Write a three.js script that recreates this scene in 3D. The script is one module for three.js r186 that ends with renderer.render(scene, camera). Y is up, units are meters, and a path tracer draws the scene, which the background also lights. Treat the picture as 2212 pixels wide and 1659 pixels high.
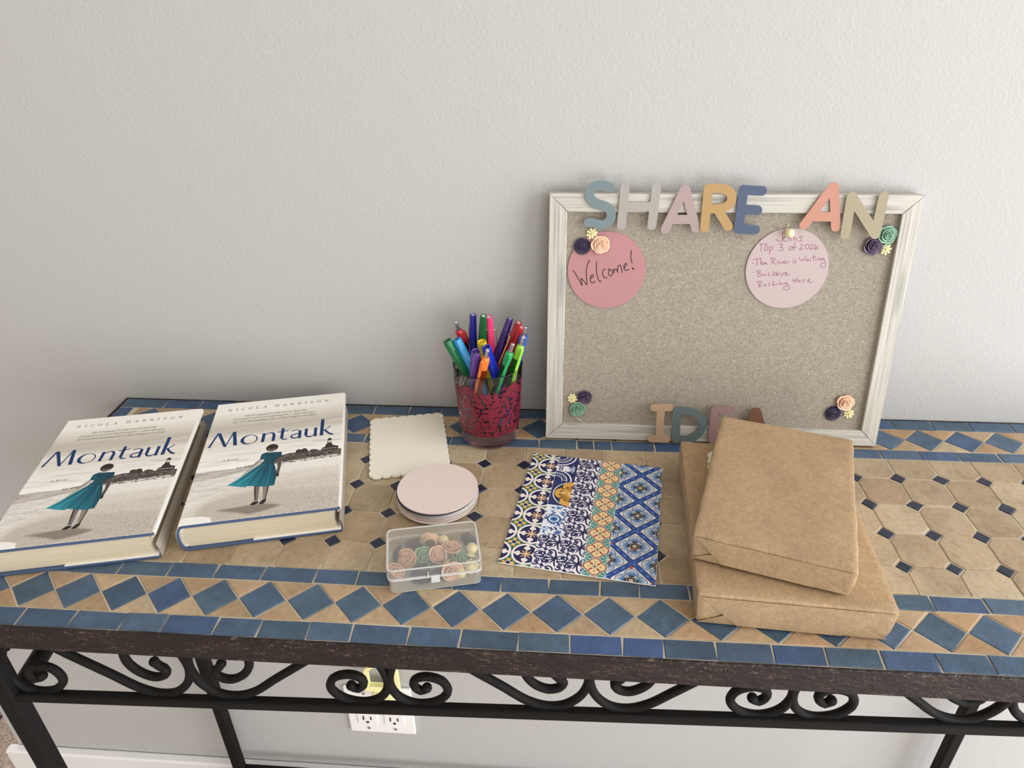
import * as THREE from 'three';
import { RoundedBoxGeometry } from 'three/addons/geometries/RoundedBoxGeometry.js';
import { mergeGeometries } from 'three/addons/utils/BufferGeometryUtils.js';
import { RectAreaLightUniformsLib } from 'three/addons/lights/RectAreaLightUniformsLib.js';

// ---------------------------------------------------------------- camera, sky, window light, exposure
// metres; y = 0 is the table top, the wall behind it is z = WALL
const scene = new THREE.Scene();
const camera = new THREE.PerspectiveCamera(56.373, 2212 / 1659, 0.05, 30);
camera.position.set(0.1624, 0.4506, 0.6476);
camera.rotation.set(-0.52644, 0.07915, -0.013776, 'YXZ');
scene.add(camera);
scene.background = new THREE.Color(0.55, 0.6, 0.66);
RectAreaLightUniformsLib.init();
const WALL = -0.068, FLOOR = -0.8, CEIL = 1.75, RIGHT = 2.05, LEFT = -2.6, FRONT = 2.9, FAR = -2.2;
const WIN = { z0: 0.0, z1: 2.3, y0: -0.74, y1: 1.62 };       // glazed door in the right wall
const daylight = new THREE.RectAreaLight(new THREE.Color(0.97, 0.985, 1.0), 5.9, WIN.z1 - WIN.z0 - 0.1, WIN.y1 - WIN.y0 - 0.1);
daylight.position.set(RIGHT - 0.02, (WIN.y0 + WIN.y1) / 2, (WIN.z0 + WIN.z1) / 2);
daylight.lookAt(0, (WIN.y0 + WIN.y1) / 2, (WIN.z0 + WIN.z1) / 2);
scene.add(daylight);
// a second glazed door behind the camera
const WIN3 = { x0: 0.35, x1: 1.85, y0: -0.74, y1: 0.25 };
const backlight = new THREE.RectAreaLight(new THREE.Color(0.95, 0.98, 1.0), 5.2, WIN3.x1 - WIN3.x0 - 0.1, WIN3.y1 - WIN3.y0 - 0.1);
backlight.position.set((WIN3.x0 + WIN3.x1) / 2, (WIN3.y0 + WIN3.y1) / 2, FRONT - 0.02);
backlight.lookAt((WIN3.x0 + WIN3.x1) / 2, (WIN3.y0 + WIN3.y1) / 2, 0);
scene.add(backlight);
// the space beyond the end of the wall has its own window in its far wall
const WIN2 = { x0: -2.3, x1: -0.9, y0: -0.6, y1: 1.2 };
const farlight = new THREE.RectAreaLight(new THREE.Color(0.95, 0.98, 1.0), 5, WIN2.x1 - WIN2.x0 - 0.1, WIN2.y1 - WIN2.y0 - 0.1);
farlight.position.set((WIN2.x0 + WIN2.x1) / 2, (WIN2.y0 + WIN2.y1) / 2, FAR + 0.02);
farlight.lookAt((WIN2.x0 + WIN2.x1) / 2, (WIN2.y0 + WIN2.y1) / 2, 0);
scene.add(farlight);
const EXPOSURE = 0.97;

// ---------------------------------------------------------------- helpers
let seed = 7;
const rnd = () => { seed = (seed * 1664525 + 1013904223) >>> 0; return seed / 4294967296; };
const rr = (a, b) => a + (b - a) * rnd();
const pick = (a) => a[Math.floor(rnd() * a.length) % a.length];
const used = {};
function numbered(name) { const k = used[name] = (used[name] ?? -1) + 1; return k ? name + '_' + String(k).padStart(3, '0') : name; }
function tag(o, label, category, group) { o.userData.label = label; o.userData.category = category; if (group) o.userData.group = group; return o; }
function thing(name, label, category, p = [0, 0, 0], turn = 0, group) {
  const o = new THREE.Group(); o.name = numbered(name); o.position.set(...p); o.rotation.y = turn; scene.add(o);
  return tag(o, label, category, group);
}
function part(name, geo, mat, parent, p, label) {
  const m = new THREE.Mesh(geo, mat); m.name = name; if (p) m.position.set(...p); if (label) m.userData.label = label; parent.add(m); return m;
}
function struct(name, geo, mat, p = [0, 0, 0]) { const m = new THREE.Mesh(geo, mat); m.name = name; m.position.set(...p); m.userData.kind = 'structure'; scene.add(m); return m; }
const clean = (g) => { g = g.index ? g.toNonIndexed() : g; for (const k of Object.keys(g.attributes)) if (!['position', 'normal', 'uv'].includes(k)) g.deleteAttribute(k); return g; };
const merge = (l) => mergeGeometries(l.map(clean));
const box = (w, h, d, x = 0, y = 0, z = 0) => new THREE.BoxGeometry(w, h, d).translate(x, y, z);
const rbox = (w, h, d, r, x = 0, y = 0, z = 0, s = 2) => new RoundedBoxGeometry(w, h, d, s, r).translate(x, y, z);
const bar = (a, b, r, n = 10) => { const A = new THREE.Vector3(...a), B = new THREE.Vector3(...b), d = B.clone().sub(A), g = new THREE.CylinderGeometry(r, r, d.length(), n); g.applyQuaternion(new THREE.Quaternion().setFromUnitVectors(new THREE.Vector3(0, 1, 0), d.normalize())); return g.translate((a[0] + b[0]) / 2, (a[1] + b[1]) / 2, (a[2] + b[2]) / 2); };
const lathe = (pts, n = 32) => new THREE.LatheGeometry(pts.map(([r, y]) => new THREE.Vector2(r, y)), n);
const std = (color, roughness = 0.6, more = {}) => new THREE.MeshStandardMaterial({ color, roughness, ...more });
const phys = (color, roughness, more = {}) => new THREE.MeshPhysicalMaterial({ color, roughness, ...more });
function uvBy(geo, f) { const p = geo.attributes.position, u = new Float32Array(p.count * 2); for (let i = 0; i < p.count; i++) { const r = f(p.getX(i), p.getY(i), p.getZ(i)); u[2 * i] = r[0]; u[2 * i + 1] = r[1]; } geo.setAttribute('uv', new THREE.BufferAttribute(u, 2)); return geo; }

// tileable value noise over the unit square, px by py cells
function noise(px, py, s0) {
  const t = new Float32Array(px * py); let s = s0 >>> 0;
  for (let i = 0; i < t.length; i++) { s = (s * 1664525 + 1013904223) >>> 0; t[i] = s / 4294967296; }
  const g = (i, j) => t[((j % py + py) % py) * px + ((i % px + px) % px)];
  return (u, v) => { const x = u * px, y = v * py, xi = Math.floor(x), yi = Math.floor(y), fx = x - xi, fy = y - yi, a = fx * fx * (3 - 2 * fx), b = fy * fy * (3 - 2 * fy);
    return (g(xi, yi) * (1 - a) + g(xi + 1, yi) * a) * (1 - b) + (g(xi, yi + 1) * (1 - a) + g(xi + 1, yi + 1) * a) * b; };
}
function dataTex(w, h, f, srgb = true) {
  const d = new Uint8Array(w * h * 4);
  for (let j = 0; j < h; j++) for (let i = 0; i < w; i++) { const c = f(i / w, j / h), k = 4 * (j * w + i); const v = typeof c === 'number' ? [c, c, c] : c; for (let n = 0; n < 3; n++) d[k + n] = Math.max(0, Math.min(255, v[n] * 255)); d[k + 3] = 255; }
  const t = new THREE.DataTexture(d, w, h); t.wrapS = t.wrapT = THREE.RepeatWrapping; t.magFilter = THREE.LinearFilter; if (srgb) t.colorSpace = THREE.SRGBColorSpace; t.needsUpdate = true; return t;
}
function canvasTex(w, h, draw, srgb = true) {
  const c = document.createElement('canvas'); c.width = w; c.height = h; draw(c.getContext('2d'), w, h);
  const t = new THREE.CanvasTexture(c); if (srgb) t.colorSpace = THREE.SRGBColorSpace; t.magFilter = THREE.LinearFilter; return t;
}
const rep = (t, x, y) => { const c = t.clone(); c.repeat.set(x, y); c.wrapS = c.wrapT = THREE.RepeatWrapping; c.needsUpdate = true; return c; };

// ---------------------------------------------------------------- materials
const n4 = noise(4, 4, 31), n8 = noise(8, 8, 11), n16 = noise(16, 16, 5), n32 = noise(32, 32, 91), n64 = noise(64, 64, 17), n128 = noise(128, 128, 23), n256 = noise(256, 256, 77), n512 = noise(512, 512, 51);
const streak = noise(10, 64, 9), grainA = noise(5, 180, 41), grainB = noise(3, 70, 43), grainC = noise(4, 16, 47), pageN = noise(5, 220, 61);
const wallBump = dataTex(1024, 1024, (u, v) => 0.5 * n256(u, v) + 0.35 * n128(u, v) + 0.15 * n64(u, v), false);
const wallMat = std('#b4b3b1', 0.72, { bumpMap: rep(wallBump, 3, 3), bumpScale: 0.00027 });
const plainWhite = std('#e2ded6', 0.8);
const trimWhite = phys('#ecebea', 0.35);
// zellige: mottled glaze, faint streaks, pits
const mottle = dataTex(512, 512, (u, v) => 0.84 + 0.12 * n8(u, v) + 0.08 * (n16(u, v) - 0.5) + 0.05 * (streak(u, v) - 0.5) + 0.06 * (n128(u, v) - 0.5) + (n256(u, v) > 0.985 ? 0.16 : 0));
const clayStain = dataTex(512, 512, (u, v) => { const s = Math.max(0, n16(u + 0.2, v) - 0.64) * 1.1, m = 0.86 + 0.10 * n4(u, v) + 0.05 * (streak(u, v) - 0.5) + 0.06 * (n32(u, v) - 0.5) + 0.05 * (n256(u, v) - 0.5) - (n128(u + 0.4, v) > 0.985 ? 0.16 : 0); return [m - s * 0.08, m - 0.008 - s * 0.17, m - 0.02 - s * 0.28]; });
const glazeBump = dataTex(512, 512, (u, v) => 0.6 * n16(u, v) + 0.3 * n64(u, v) + 0.1 * n256(u, v), false);
const glazed = (c, r) => phys(c, r, { map: mottle, bumpMap: glazeBump, bumpScale: 0.0006 });
const blues = ['#4c6480', '#445d79', '#526983', '#486075', '#435c80', '#4f677d', '#445970', '#4b627e'].map((c) => glazed(c, 0.36));
const brightBlue = glazed('#435c8c', 0.34);
const navies = ['#20263f', '#252c45', '#1d233b'].map((c) => glazed(c, 0.36));
const clay = (c) => phys(c, 0.45, { map: clayStain, bumpMap: glazeBump, bumpScale: 0.0005 });
const clays = ['#bba78b', '#b39f83', '#c0af94', '#b09b7f', '#beab8f', '#b5a186', '#ac957a', '#c0ad91'].map(clay);
const ochres = ['#bda486', '#b99c7b', '#c3ab8b', '#b69b7c', '#c5b193', '#b69673'].map(clay);
const groutMat = std('#c0b49e', 0.95);
const ironMap = dataTex(1024, 512, (u, v) => { const b = n16(u, v) * 0.6 + n64(u, v) * 0.4, f = n256(u, v), g = n128(u, v); const scratch = f * 0.6 + g * 0.4 > 0.70 && b > 0.47 ? 0.24 : 0; const r = 0.055 + 0.085 * b + scratch; return [r + 0.035 * g, r * 0.76 + scratch * 0.2, r * 0.66 + scratch * 0.26]; });
const rustMat = std('#ffffff', 0.55, { map: ironMap, bumpMap: rep(glazeBump, 3, 3), bumpScale: 0.0012, metalness: 0.1 });
const ironBlack = phys('#0c0a09', 0.7, { bumpMap: glazeBump, bumpScale: 0.0004, specularIntensity: 0.5 });
const linenMap = canvasTex(1700, 1260, (g, w, h) => { g.fillStyle = '#ada495'; g.fillRect(0, 0, w, h);
  const tones = ['#c6beb0', '#958c7e', '#cfc8bb', '#857c70', '#b8afa1', '#a1988a', '#d8d2c6'];
  for (let i = 0; i < 110000; i++) { g.globalAlpha = rr(0.3, 0.8); g.fillStyle = pick(tones); const L = rr(3, 15), t = rr(1.2, 2.4); if (rnd() < 0.55) g.fillRect(rnd() * w, rnd() * h, L, t); else g.fillRect(rnd() * w, rnd() * h, t, L); }
  for (let i = 0; i < 900; i++) { g.globalAlpha = 0.8; g.fillStyle = '#f0eadf'; g.fillRect(rnd() * w, rnd() * h, rr(1.5, 5), rr(1.5, 2.6)); } for (let i = 0; i < 120; i++) { g.globalAlpha = 0.6; g.fillStyle = '#6b6257'; g.fillRect(rnd() * w, rnd() * h, rr(1.5, 5), rr(1.5, 2.4)); } g.globalAlpha = 1; });
const linenBump = dataTex(512, 512, (u, v) => 0.5 + 0.25 * Math.sin(u * 2 * Math.PI * 128) * (n64(u, v) + 0.3) + 0.25 * Math.sin(v * 2 * Math.PI * 128), false);
const linenMat = std('#e2e0de', 0.95, { map: linenMap, bumpMap: rep(linenBump, 3, 2.2), bumpScale: 0.0005 });
const woodMap = dataTex(512, 1024, (u, v) => { const a = grainA(u, v), b = grainB(u, v), c = grainC(u, v); const m = 0.93 + 0.13 * (a - 0.5) + 0.04 * (b - 0.5) - (c > 0.64 ? (c - 0.64) * 0.55 * (0.4 + a) : 0) - (a < 0.2 ? 0.09 : 0); return [m, m * 0.993, m * 0.965]; });
const woodMat = std('#c6c4c0', 0.5, { map: woodMap });
const kraftMap = dataTex(1024, 1024, (u, v) => { const m = 0.655 + 0.05 * (n8(u, v) - 0.5) + 0.05 * (n64(u, v) - 0.5) + 0.09 * (n512(u, v) - 0.5) + 0.08 * (n256(u, v) - 0.5) - (n256(u + 0.35, v + 0.13) > 0.9955 ? 0.24 : 0); return [m, m * 0.84, m * 0.645]; });
const kraftBump = dataTex(512, 512, (u, v) => 0.7 * n8(u, v) + 0.2 * n16(u, v) + 0.1 * n128(u, v), false);
const kraftMat = std('#ffffff', 0.7, { map: kraftMap, bumpMap: kraftBump, bumpScale: 0.0005 });
const chrome = std('#d8d8d8', 0.18, { metalness: 1 });
const plastic = (c, r = 0.22) => phys(c, r, { clearcoat: 0.4, clearcoatRoughness: 0.15 });
const frosted = phys('#f8f7f4', 0.06, { transmission: 0.92, thickness: 0, ior: 1.45 });
const frostedRim = phys('#f2f2f0', 0.2, { transmission: 0.5, thickness: 0, ior: 1.45 });
const frostedTray = phys('#f1f0ec', 0.2, { transmission: 0.6, thickness: 0, ior: 1.45 });

// ---------------------------------------------------------------- room shell
{
  const T = 0.12, WL = -0.785;
  const wb = uvBy(box(RIGHT - WL, CEIL - FLOOR, T, (RIGHT + WL) / 2, (CEIL + FLOOR) / 2, WALL - T / 2), (x, y) => [x, y]);
  struct('wall_back', wb, wallMat);
  struct('ceiling', box(RIGHT - LEFT + 0.4, 0.1, FRONT - FAR + 0.4, (RIGHT + LEFT) / 2, CEIL + 0.05, (FRONT + FAR) / 2), plainWhite);
  struct('wall_left', box(T, CEIL - FLOOR, FRONT - FAR, LEFT - T / 2, (CEIL + FLOOR) / 2, (FRONT + FAR) / 2), plainWhite);
  // a wall across z with a glazed opening
  const glassMat = phys('#ffffff', 0.02, { transmission: 1, thickness: 0, ior: 1.45 });
  function glazedWall(name, window, q, zf) {
    const xm = (q.x0 + q.x1) / 2, w = q.x1 - q.x0, H = CEIL - FLOOR, yc = (CEIL + FLOOR) / 2, wy = (q.y0 + q.y1) / 2, hh = q.y1 - q.y0, f = 0.06;
    struct(name, merge([box(q.x0 - LEFT, H, T, (q.x0 + LEFT) / 2, yc, zf), box(RIGHT - q.x1, H, T, (RIGHT + q.x1) / 2, yc, zf), box(w, CEIL - q.y1, T, xm, (CEIL + q.y1) / 2, zf), box(w, q.y0 - FLOOR, T, xm, (q.y0 + FLOOR) / 2, zf)]), plainWhite);
    const wn = new THREE.Group(); wn.name = window; wn.userData.kind = 'structure'; scene.add(wn);
    part('window_frame', merge([box(w, f, 0.05, xm, q.y1 - f / 2, zf), box(w, f, 0.05, xm, q.y0 + f / 2, zf), box(f, hh - 2 * f, 0.05, q.x0 + f / 2, wy, zf), box(f, hh - 2 * f, 0.05, q.x1 - f / 2, wy, zf)]), trimWhite, wn);
    part('pane', box(w - 2 * f, hh - 2 * f, 0.006, xm, wy, zf), glassMat, wn);
  }
  glazedWall('wall_far', 'window_2', WIN2, FAR - T / 2);
  glazedWall('wall_front', 'window_3', WIN3, FRONT + T / 2);
  // right wall round the glazed door
  const H = CEIL - FLOOR, x = RIGHT + T / 2;
  struct('wall_right', merge([
    box(T, H, WIN.z0 - FAR, x, (CEIL + FLOOR) / 2, (WIN.z0 + FAR) / 2), box(T, H, FRONT - WIN.z1, x, (CEIL + FLOOR) / 2, (FRONT + WIN.z1) / 2),
    box(T, CEIL - WIN.y1, WIN.z1 - WIN.z0, x, (CEIL + WIN.y1) / 2, (WIN.z0 + WIN.z1) / 2), box(T, WIN.y0 - FLOOR, WIN.z1 - WIN.z0, x, (WIN.y0 + FLOOR) / 2, (WIN.z0 + WIN.z1) / 2)]), plainWhite);
  const wn = new THREE.Group(); wn.name = 'window_1'; wn.userData.kind = 'structure'; scene.add(wn);
  const zc = (WIN.z0 + WIN.z1) / 2, yc = (WIN.y0 + WIN.y1) / 2, f = 0.06, X = RIGHT + 0.07;
  part('window_frame', merge([box(0.05, f, WIN.z1 - WIN.z0, X, WIN.y1 - f / 2, zc), box(0.05, f, WIN.z1 - WIN.z0, X, WIN.y0 + f / 2, zc), box(0.05, WIN.y1 - WIN.y0 - 2 * f, f, X, yc, WIN.z0 + f / 2), box(0.05, WIN.y1 - WIN.y0 - 2 * f, f, X, yc, WIN.z1 - f / 2), box(0.05, WIN.y1 - WIN.y0 - 2 * f, f, X, yc, zc)]), trimWhite, wn);
  const glass = phys('#ffffff', 0.02, { transmission: 1, thickness: 0, ior: 1.45 });
  for (const s of [-1, 1]) part('pane', box(0.006, WIN.y1 - WIN.y0 - 2 * f, (WIN.z1 - WIN.z0) / 2 - 1.5 * f, X, yc, zc + s * ((WIN.z1 - WIN.z0) / 4 - f / 4)), glass, wn);
  // terrazzo floor: tiles over dark joints
  const speck = dataTex(512, 512, (u, v) => { const a = n128(u, v), b = n256(u, v), c = n64(u, v); const m = 0.80 + 0.12 * (c - 0.5) + (a > 0.60 ? 0.12 : 0) - (b > 0.76 ? 0.34 : 0) - (a < 0.15 ? 0.2 : 0); return [m + 0.01, m * 0.965, m * 0.935]; });
  const fl = struct('floor', box(RIGHT - LEFT + 0.4, 0.06, FRONT - FAR + 0.4, (RIGHT + LEFT) / 2, FLOOR - 0.034, (FRONT + FAR) / 2), std('#3a3431', 0.9));
  const S = 0.4, tiles = [0, 1, 2, 3].map((k) => uvBy(rbox(S - 0.007, 0.02, S - 0.007, 0.002, 0, 0, 0, 1), (px, py, pz) => [px * 3.3 + k * 0.27, pz * 3.3 + k * 0.61]));
  const tm = [std('#dac9be', 0.55, { map: speck }), std('#d4c3b8', 0.55, { map: speck }), std('#dfcfc5', 0.55, { map: speck })];
  for (let i = -4; i < 8; i++) for (let j = -5; j < 8; j++) {
    const cx = -0.911 + S * (i + 0.5), cz = -0.17 + S * (j + 0.5);
    if (cx - S / 2 < LEFT || cx + S / 2 > RIGHT || cz - S / 2 < FAR || cz + S / 2 > FRONT) continue;
    part('floor_tile', pick(tiles), pick(tm), fl, [cx, FLOOR - 0.01, cz]);
  }
  struct('baseboard_back', rbox(RIGHT - WL + 0.016, 0.066, 0.016, 0.004, (RIGHT + WL) / 2 - 0.008, FLOOR + 0.033, WALL + 0.008), trimWhite);
}

// ---------------------------------------------------------------- wall outlet and plug-in light, low on the wall under the table
{
  const o = thing('wall_outlet', 'white double electrical outlet plate low on the wall under the table', 'outlet', [-0.113, -0.575, WALL]);
  const w = phys('#f1f0ee', 0.3);
  part('cover_plate', rbox(0.108, 0.112, 0.006, 0.0025, 0, 0, 0.003), w, o);
  for (const sx of [-1, 1]) {
    const r = part('receptacle', rbox(0.032, 0.062, 0.003, 0.001, sx * 0.022, 0, 0.0066), w, o);
    for (const sy of [-1, 1]) { part('slot', merge([box(0.002, 0.009, 0.001, sx * 0.022 - 0.006, sy * 0.018 + 0.002, 0.0084), box(0.002, 0.007, 0.001, sx * 0.022 + 0.006, sy * 0.018 + 0.002, 0.0084)]), std('#222222', 0.6), r); part('ground_hole', new THREE.CylinderGeometry(0.0024, 0.0024, 0.001, 10).rotateX(Math.PI / 2).translate(sx * 0.022, sy * 0.018 - 0.008, 0.0084), std('#222222', 0.6), r); }
    for (const sy of [-1, 1]) part('screw', new THREE.CylinderGeometry(0.0028, 0.0032, 0.0016, 12).rotateX(Math.PI / 2).translate(sx * 0.022, sy * 0.043, 0.0066), chrome, o);
  }
  const n = thing('plug_in_light', 'small pale yellow arched plug-in light in the wall outlet under the table', 'night light', [-0.097, -0.503, WALL + 0.0085]);
  part('plug_body', rbox(0.034, 0.022, 0.02, 0.004, 0, -0.012, 0.0105), phys('#f0ebb2', 0.35), n);
  const s = new THREE.Shape(); s.moveTo(-0.026, 0); s.lineTo(-0.026, 0.036); s.absarc(0, 0.036, 0.026, Math.PI, 0, true); s.lineTo(0.026, 0); s.closePath();
  const hle = new THREE.Path(); hle.moveTo(-0.0195, 0.012); hle.lineTo(-0.0195, 0.036); hle.absarc(0, 0.036, 0.0195, Math.PI, 0, true); hle.lineTo(0.0195, 0.012); hle.closePath(); s.holes.push(hle);
  part('arch', new THREE.ExtrudeGeometry(s, { depth: 0.006, bevelEnabled: true, bevelSize: 0.001, bevelThickness: 0.001, bevelSegments: 1, curveSegments: 16 }).translate(0, 0, 0.008), phys('#f2ecae', 0.3), n);
}

// ---------------------------------------------------------------- console table: iron stand and zellige top
const TL = -0.366, TR = 0.80, ZB = -0.0662, ZF = 0.2782;
const table = thing('console_table', 'wrought iron console table with a blue and sand mosaic tile top against the wall', 'table');
{
  const t = table, rim = 0.0032, h = 0.026;
  part('table_bed', box(TR - TL, 0.02, ZF - ZB, (TL + TR) / 2, -0.0109, (ZB + ZF) / 2), groutMat, t);
  // angle-iron rim round the bed
  const rg = (w, d, x, z) => uvBy(clean(rbox(w, h, d, 0.0012, x, -h / 2 + 0.0003, z)), (px, py, pz) => [(px + pz) * 3.1, py * 7 + pz * 2]);
  part('rim', rg(TR - TL + 2 * rim, rim, (TL + TR) / 2, ZF + rim / 2), rustMat, t);
  part('rim', rg(TR - TL + 2 * rim, 0.0015, (TL + TR) / 2, ZB - 0.00075), rustMat, t);
  part('rim', rg(rim, ZF - ZB, TL - rim / 2, (ZB + ZF) / 2), rustMat, t);
  part('rim', rg(rim, ZF - ZB, TR + rim / 2, (ZB + ZF) / 2), rustMat, t);

  // one tile: a bevelled prism over a convex polygon in (x, z)
  const inset = (poly, d) => { // move every edge inwards
    const n = poly.length, out = []; let area = 0; for (let i = 0; i < n; i++) { const a = poly[i], b = poly[(i + 1) % n]; area += a[0] * b[1] - b[0] * a[1]; }
    const s = Math.sign(area) || 1;
    const line = (i) => { const a = poly[i], b = poly[(i + 1) % n], L = Math.hypot(b[0] - a[0], b[1] - a[1]) || 1e-9, nx = -(b[1] - a[1]) / L * s, nz = (b[0] - a[0]) / L * s; return [nx, nz, nx * a[0] + nz * a[1] + d]; };
    for (let i = 0; i < n; i++) { const p = line((i + n - 1) % n), q = line(i), D = p[0] * q[1] - p[1] * q[0]; if (Math.abs(D) < 0.05) out.push([poly[i][0] + q[0] * d, poly[i][1] + q[1] * d]); else out.push([(p[2] * q[1] - p[1] * q[2]) / D, (p[0] * q[2] - p[2] * q[0]) / D]); }
    return out; };
  const clip = (poly, ax, lim, keepAbove) => { const out = []; for (let i = 0; i < poly.length; i++) { const a = poly[i], b = poly[(i + 1) % poly.length], ia = (a[ax] - lim) * keepAbove >= 0, ib = (b[ax] - lim) * keepAbove >= 0; if (ia) out.push(a); if (ia !== ib) { const k = (lim - a[ax]) / (b[ax] - a[ax]); out.push([a[0] + (b[0] - a[0]) * k, a[1] + (b[1] - a[1]) * k]); } } return out; };
  function tileGeo(poly, j = 0.0004) {
    poly = poly.filter((a, i) => { const b = poly[(i + 1) % poly.length]; return Math.hypot(a[0] - b[0], a[1] - b[1]) > 0.0025; });
    let p = inset(poly, 0.0006).map(([x, z]) => [x + rr(-j, j), z + rr(-j, j)]); let area = 0; for (let i = 0; i < p.length; i++) { const a = p[i], b = p[(i + 1) % p.length]; area += a[0] * b[1] - b[0] * a[1]; } if (area > 0) p = p.reverse();
    const q = inset(p, 0.0006), y0 = -0.003, yt = rr(-0.0003, 0.0002), tx = rr(-0.008, 0.008), tz = rr(-0.008, 0.008), cx = p[0][0], cz = p[0][1], pos = [], uv = [], ou = rnd(), ov = rnd(), an = rr(0, 6.28), ca = Math.cos(an), sa = Math.sin(an);
    const Y = ([x, z]) => yt + (x - cx) * tx + (z - cz) * tz, put = (a, y) => { pos.push(a[0], y, a[1]); uv.push((ca * a[0] - sa * a[1]) * 9 + ou, (sa * a[0] + ca * a[1]) * 9 + ov); };
    const n = p.length;
    for (let i = 1; i < n - 1; i++) { put(q[0], Y(q[0])); put(q[i], Y(q[i])); put(q[i + 1], Y(q[i + 1])); }
    for (let i = 0; i < n; i++) { const k = (i + 1) % n; const A = [p[i], Y(p[i]) - 0.0005], B = [p[k], Y(p[k]) - 0.0005], Cq = [q[i], Y(q[i])], Dq = [q[k], Y(q[k])]; put(...A); put(...B); put(...Cq); put(...B); put(...Dq); put(...Cq); put(p[i], y0); put(p[k], y0); put(...A); put(p[k], y0); put(...B); put(...A); }
    const g = new THREE.BufferGeometry(); g.setAttribute('position', new THREE.Float32BufferAttribute(pos, 3)); g.setAttribute('uv', new THREE.Float32BufferAttribute(uv, 2)); g.computeVertexNormals(); return g;
  }
  const tile = (name, poly, mats, j) => part(name, tileGeo(poly, j), Array.isArray(mats) ? pick(mats) : mats, t);
  const XL = TL + 0.018;    // inside the end strip

  // octagons and small navy diamonds of the field
  const p = 0.042, th = -0.005, C = Math.cos(th), S = Math.sin(th), G = (c, r) => { const x = c * p - 0.2, z = r * p - 0.1; return [C * x + S * z + 0.2, -S * x + C * z + 0.1]; };
  const z0 = 0.0102, z1 = 0.202, cut = 0.0086 / p;
  for (let c = -9; c < 20; c++) for (let r = 0; r < 5; r++) {
    let o = [[cut, 0], [1 - cut, 0], [1, cut], [1, 1 - cut], [1 - cut, 1], [cut, 1], [0, 1 - cut], [0, cut]].map(([a, b]) => G(c + a, r + b));
    o = clip(clip(clip(clip(o, 1, z0, 1), 1, z1, -1), 0, XL, 1), 0, TR - 0.018, -1);
    if (o.length < 3 || Math.max(...o.map((q) => q[0])) - Math.min(...o.map((q) => q[0])) < 0.006) continue;
    tile('octagon_tile', o, clays, 0.0005);
  }
  for (let c = -8; c < 20; c++) for (let r = 1; r < 5; r++) {
    let o = [[cut, 0], [0, cut], [-cut, 0], [0, -cut]].map(([a, b]) => G(c + a + rr(-0.012, 0.012), r + b + rr(-0.012, 0.012)));
    o = clip(clip(o, 0, XL, 1), 0, TR - 0.018, -1); if (o.length < 3) continue;
    tile('diamond_inset_tile', o, navies, 0.0005);
  }
  // borders: strip, row of diamonds with triangles, strip
  const fill = (a, from, to, step) => { a = a.slice(); while (a[0] - step > from + 0.01) a.unshift(a[0] - step + rr(-0.0012, 0.0012)); a.unshift(from); while (a[a.length - 1] + step < to - 0.01) a.push(a[a.length - 1] + step + rr(-0.0012, 0.0012)); a.push(to); return a; };
  function strip(joints, za, zb) { for (let i = 0; i + 1 < joints.length; i++) { const k = rr(-0.0006, 0.0006); const b = joints[i] > 0.174 && joints[i] < 0.24 && za > 0.25 ? brightBlue : blues; tile('border_tile', [[joints[i] + k, za], [joints[i + 1] + k, za], [joints[i + 1] - k, zb], [joints[i] - k, zb]], b); } }
  function diamonds(J, za, zb) {
    const zc = (za + zb) / 2;
    for (let i = 0; i + 1 < J.length; i++) { const m = (J[i] + J[i + 1]) / 2;
      tile('diamond_tile', clip(clip([[J[i], zc], [m, za], [J[i + 1], zc], [m, zb]], 0, TL, 1), 0, TR, -1), blues);
      const m2 = i + 2 < J.length ? (J[i + 1] + J[i + 2]) / 2 : TR, e = J[i + 1];
      tile('triangle_tile', [[m, za], [m2, za], [e, zc]], ochres); tile('triangle_tile', [[m, zb], [m2, zb], [e, zc]], ochres);
      if (!i) { tile('triangle_tile', [[J[0], za], [m, za], [J[0], zc]], ochres); tile('triangle_tile', [[J[0], zb], [m, zb], [J[0], zc]], ochres); }
    }
  }
  const JF = [-0.3007, -0.2607, -0.2203, -0.1799, -0.1412, -0.1007, -0.0596, -0.0192, 0.0205, 0.0619, 0.1018, 0.143, 0.1852, 0.2269, 0.27, 0.3134, 0.3563, 0.3989, 0.4411, 0.483, 0.5235];
  diamonds(fill(JF, XL, TR, 0.0413), 0.2191, 0.2596);
  strip(fill([-0.2711, -0.2272, -0.1845, -0.1496, -0.1074, -0.0715, -0.032, 0.003, 0.0482, 0.0892, 0.1344, 0.1741, 0.2145, 0.2457, 0.2855, 0.3276, 0.3666, 0.4071, 0.4479, 0.4863], TL, TR, 0.0405), 0.2596, 0.2782);
  strip(fill([-0.2191, -0.1744, -0.1329, -0.0907, -0.0445, -0.0077, 0.0335, 0.0755, 0.1162, 0.1566, 0.1993, 0.232, 0.273, 0.311, 0.35, 0.389, 0.428, 0.4679, 0.5102], XL, TR, 0.0405), 0.202, 0.2191);
  const JB = []; for (let k = 0; k < 26; k++) JB.push(-0.3425 + 0.0419 * k + (k ? rr(-0.0006, 0.0006) : 0)); 
  diamonds(JB.filter((x) => x < TR - 0.02).concat([TR]), -0.0473, -0.0067);
  strip(fill([-0.0536, -0.012, 0.043, 0.092, 0.1403, 0.1815, 0.1995, 0.219, 0.2652, 0.305, 0.345, 0.385, 0.425, 0.464, 0.5023, 0.5428, 0.5816, 0.6234], XL, TR, 0.0405), -0.0067, 0.0102);
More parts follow.
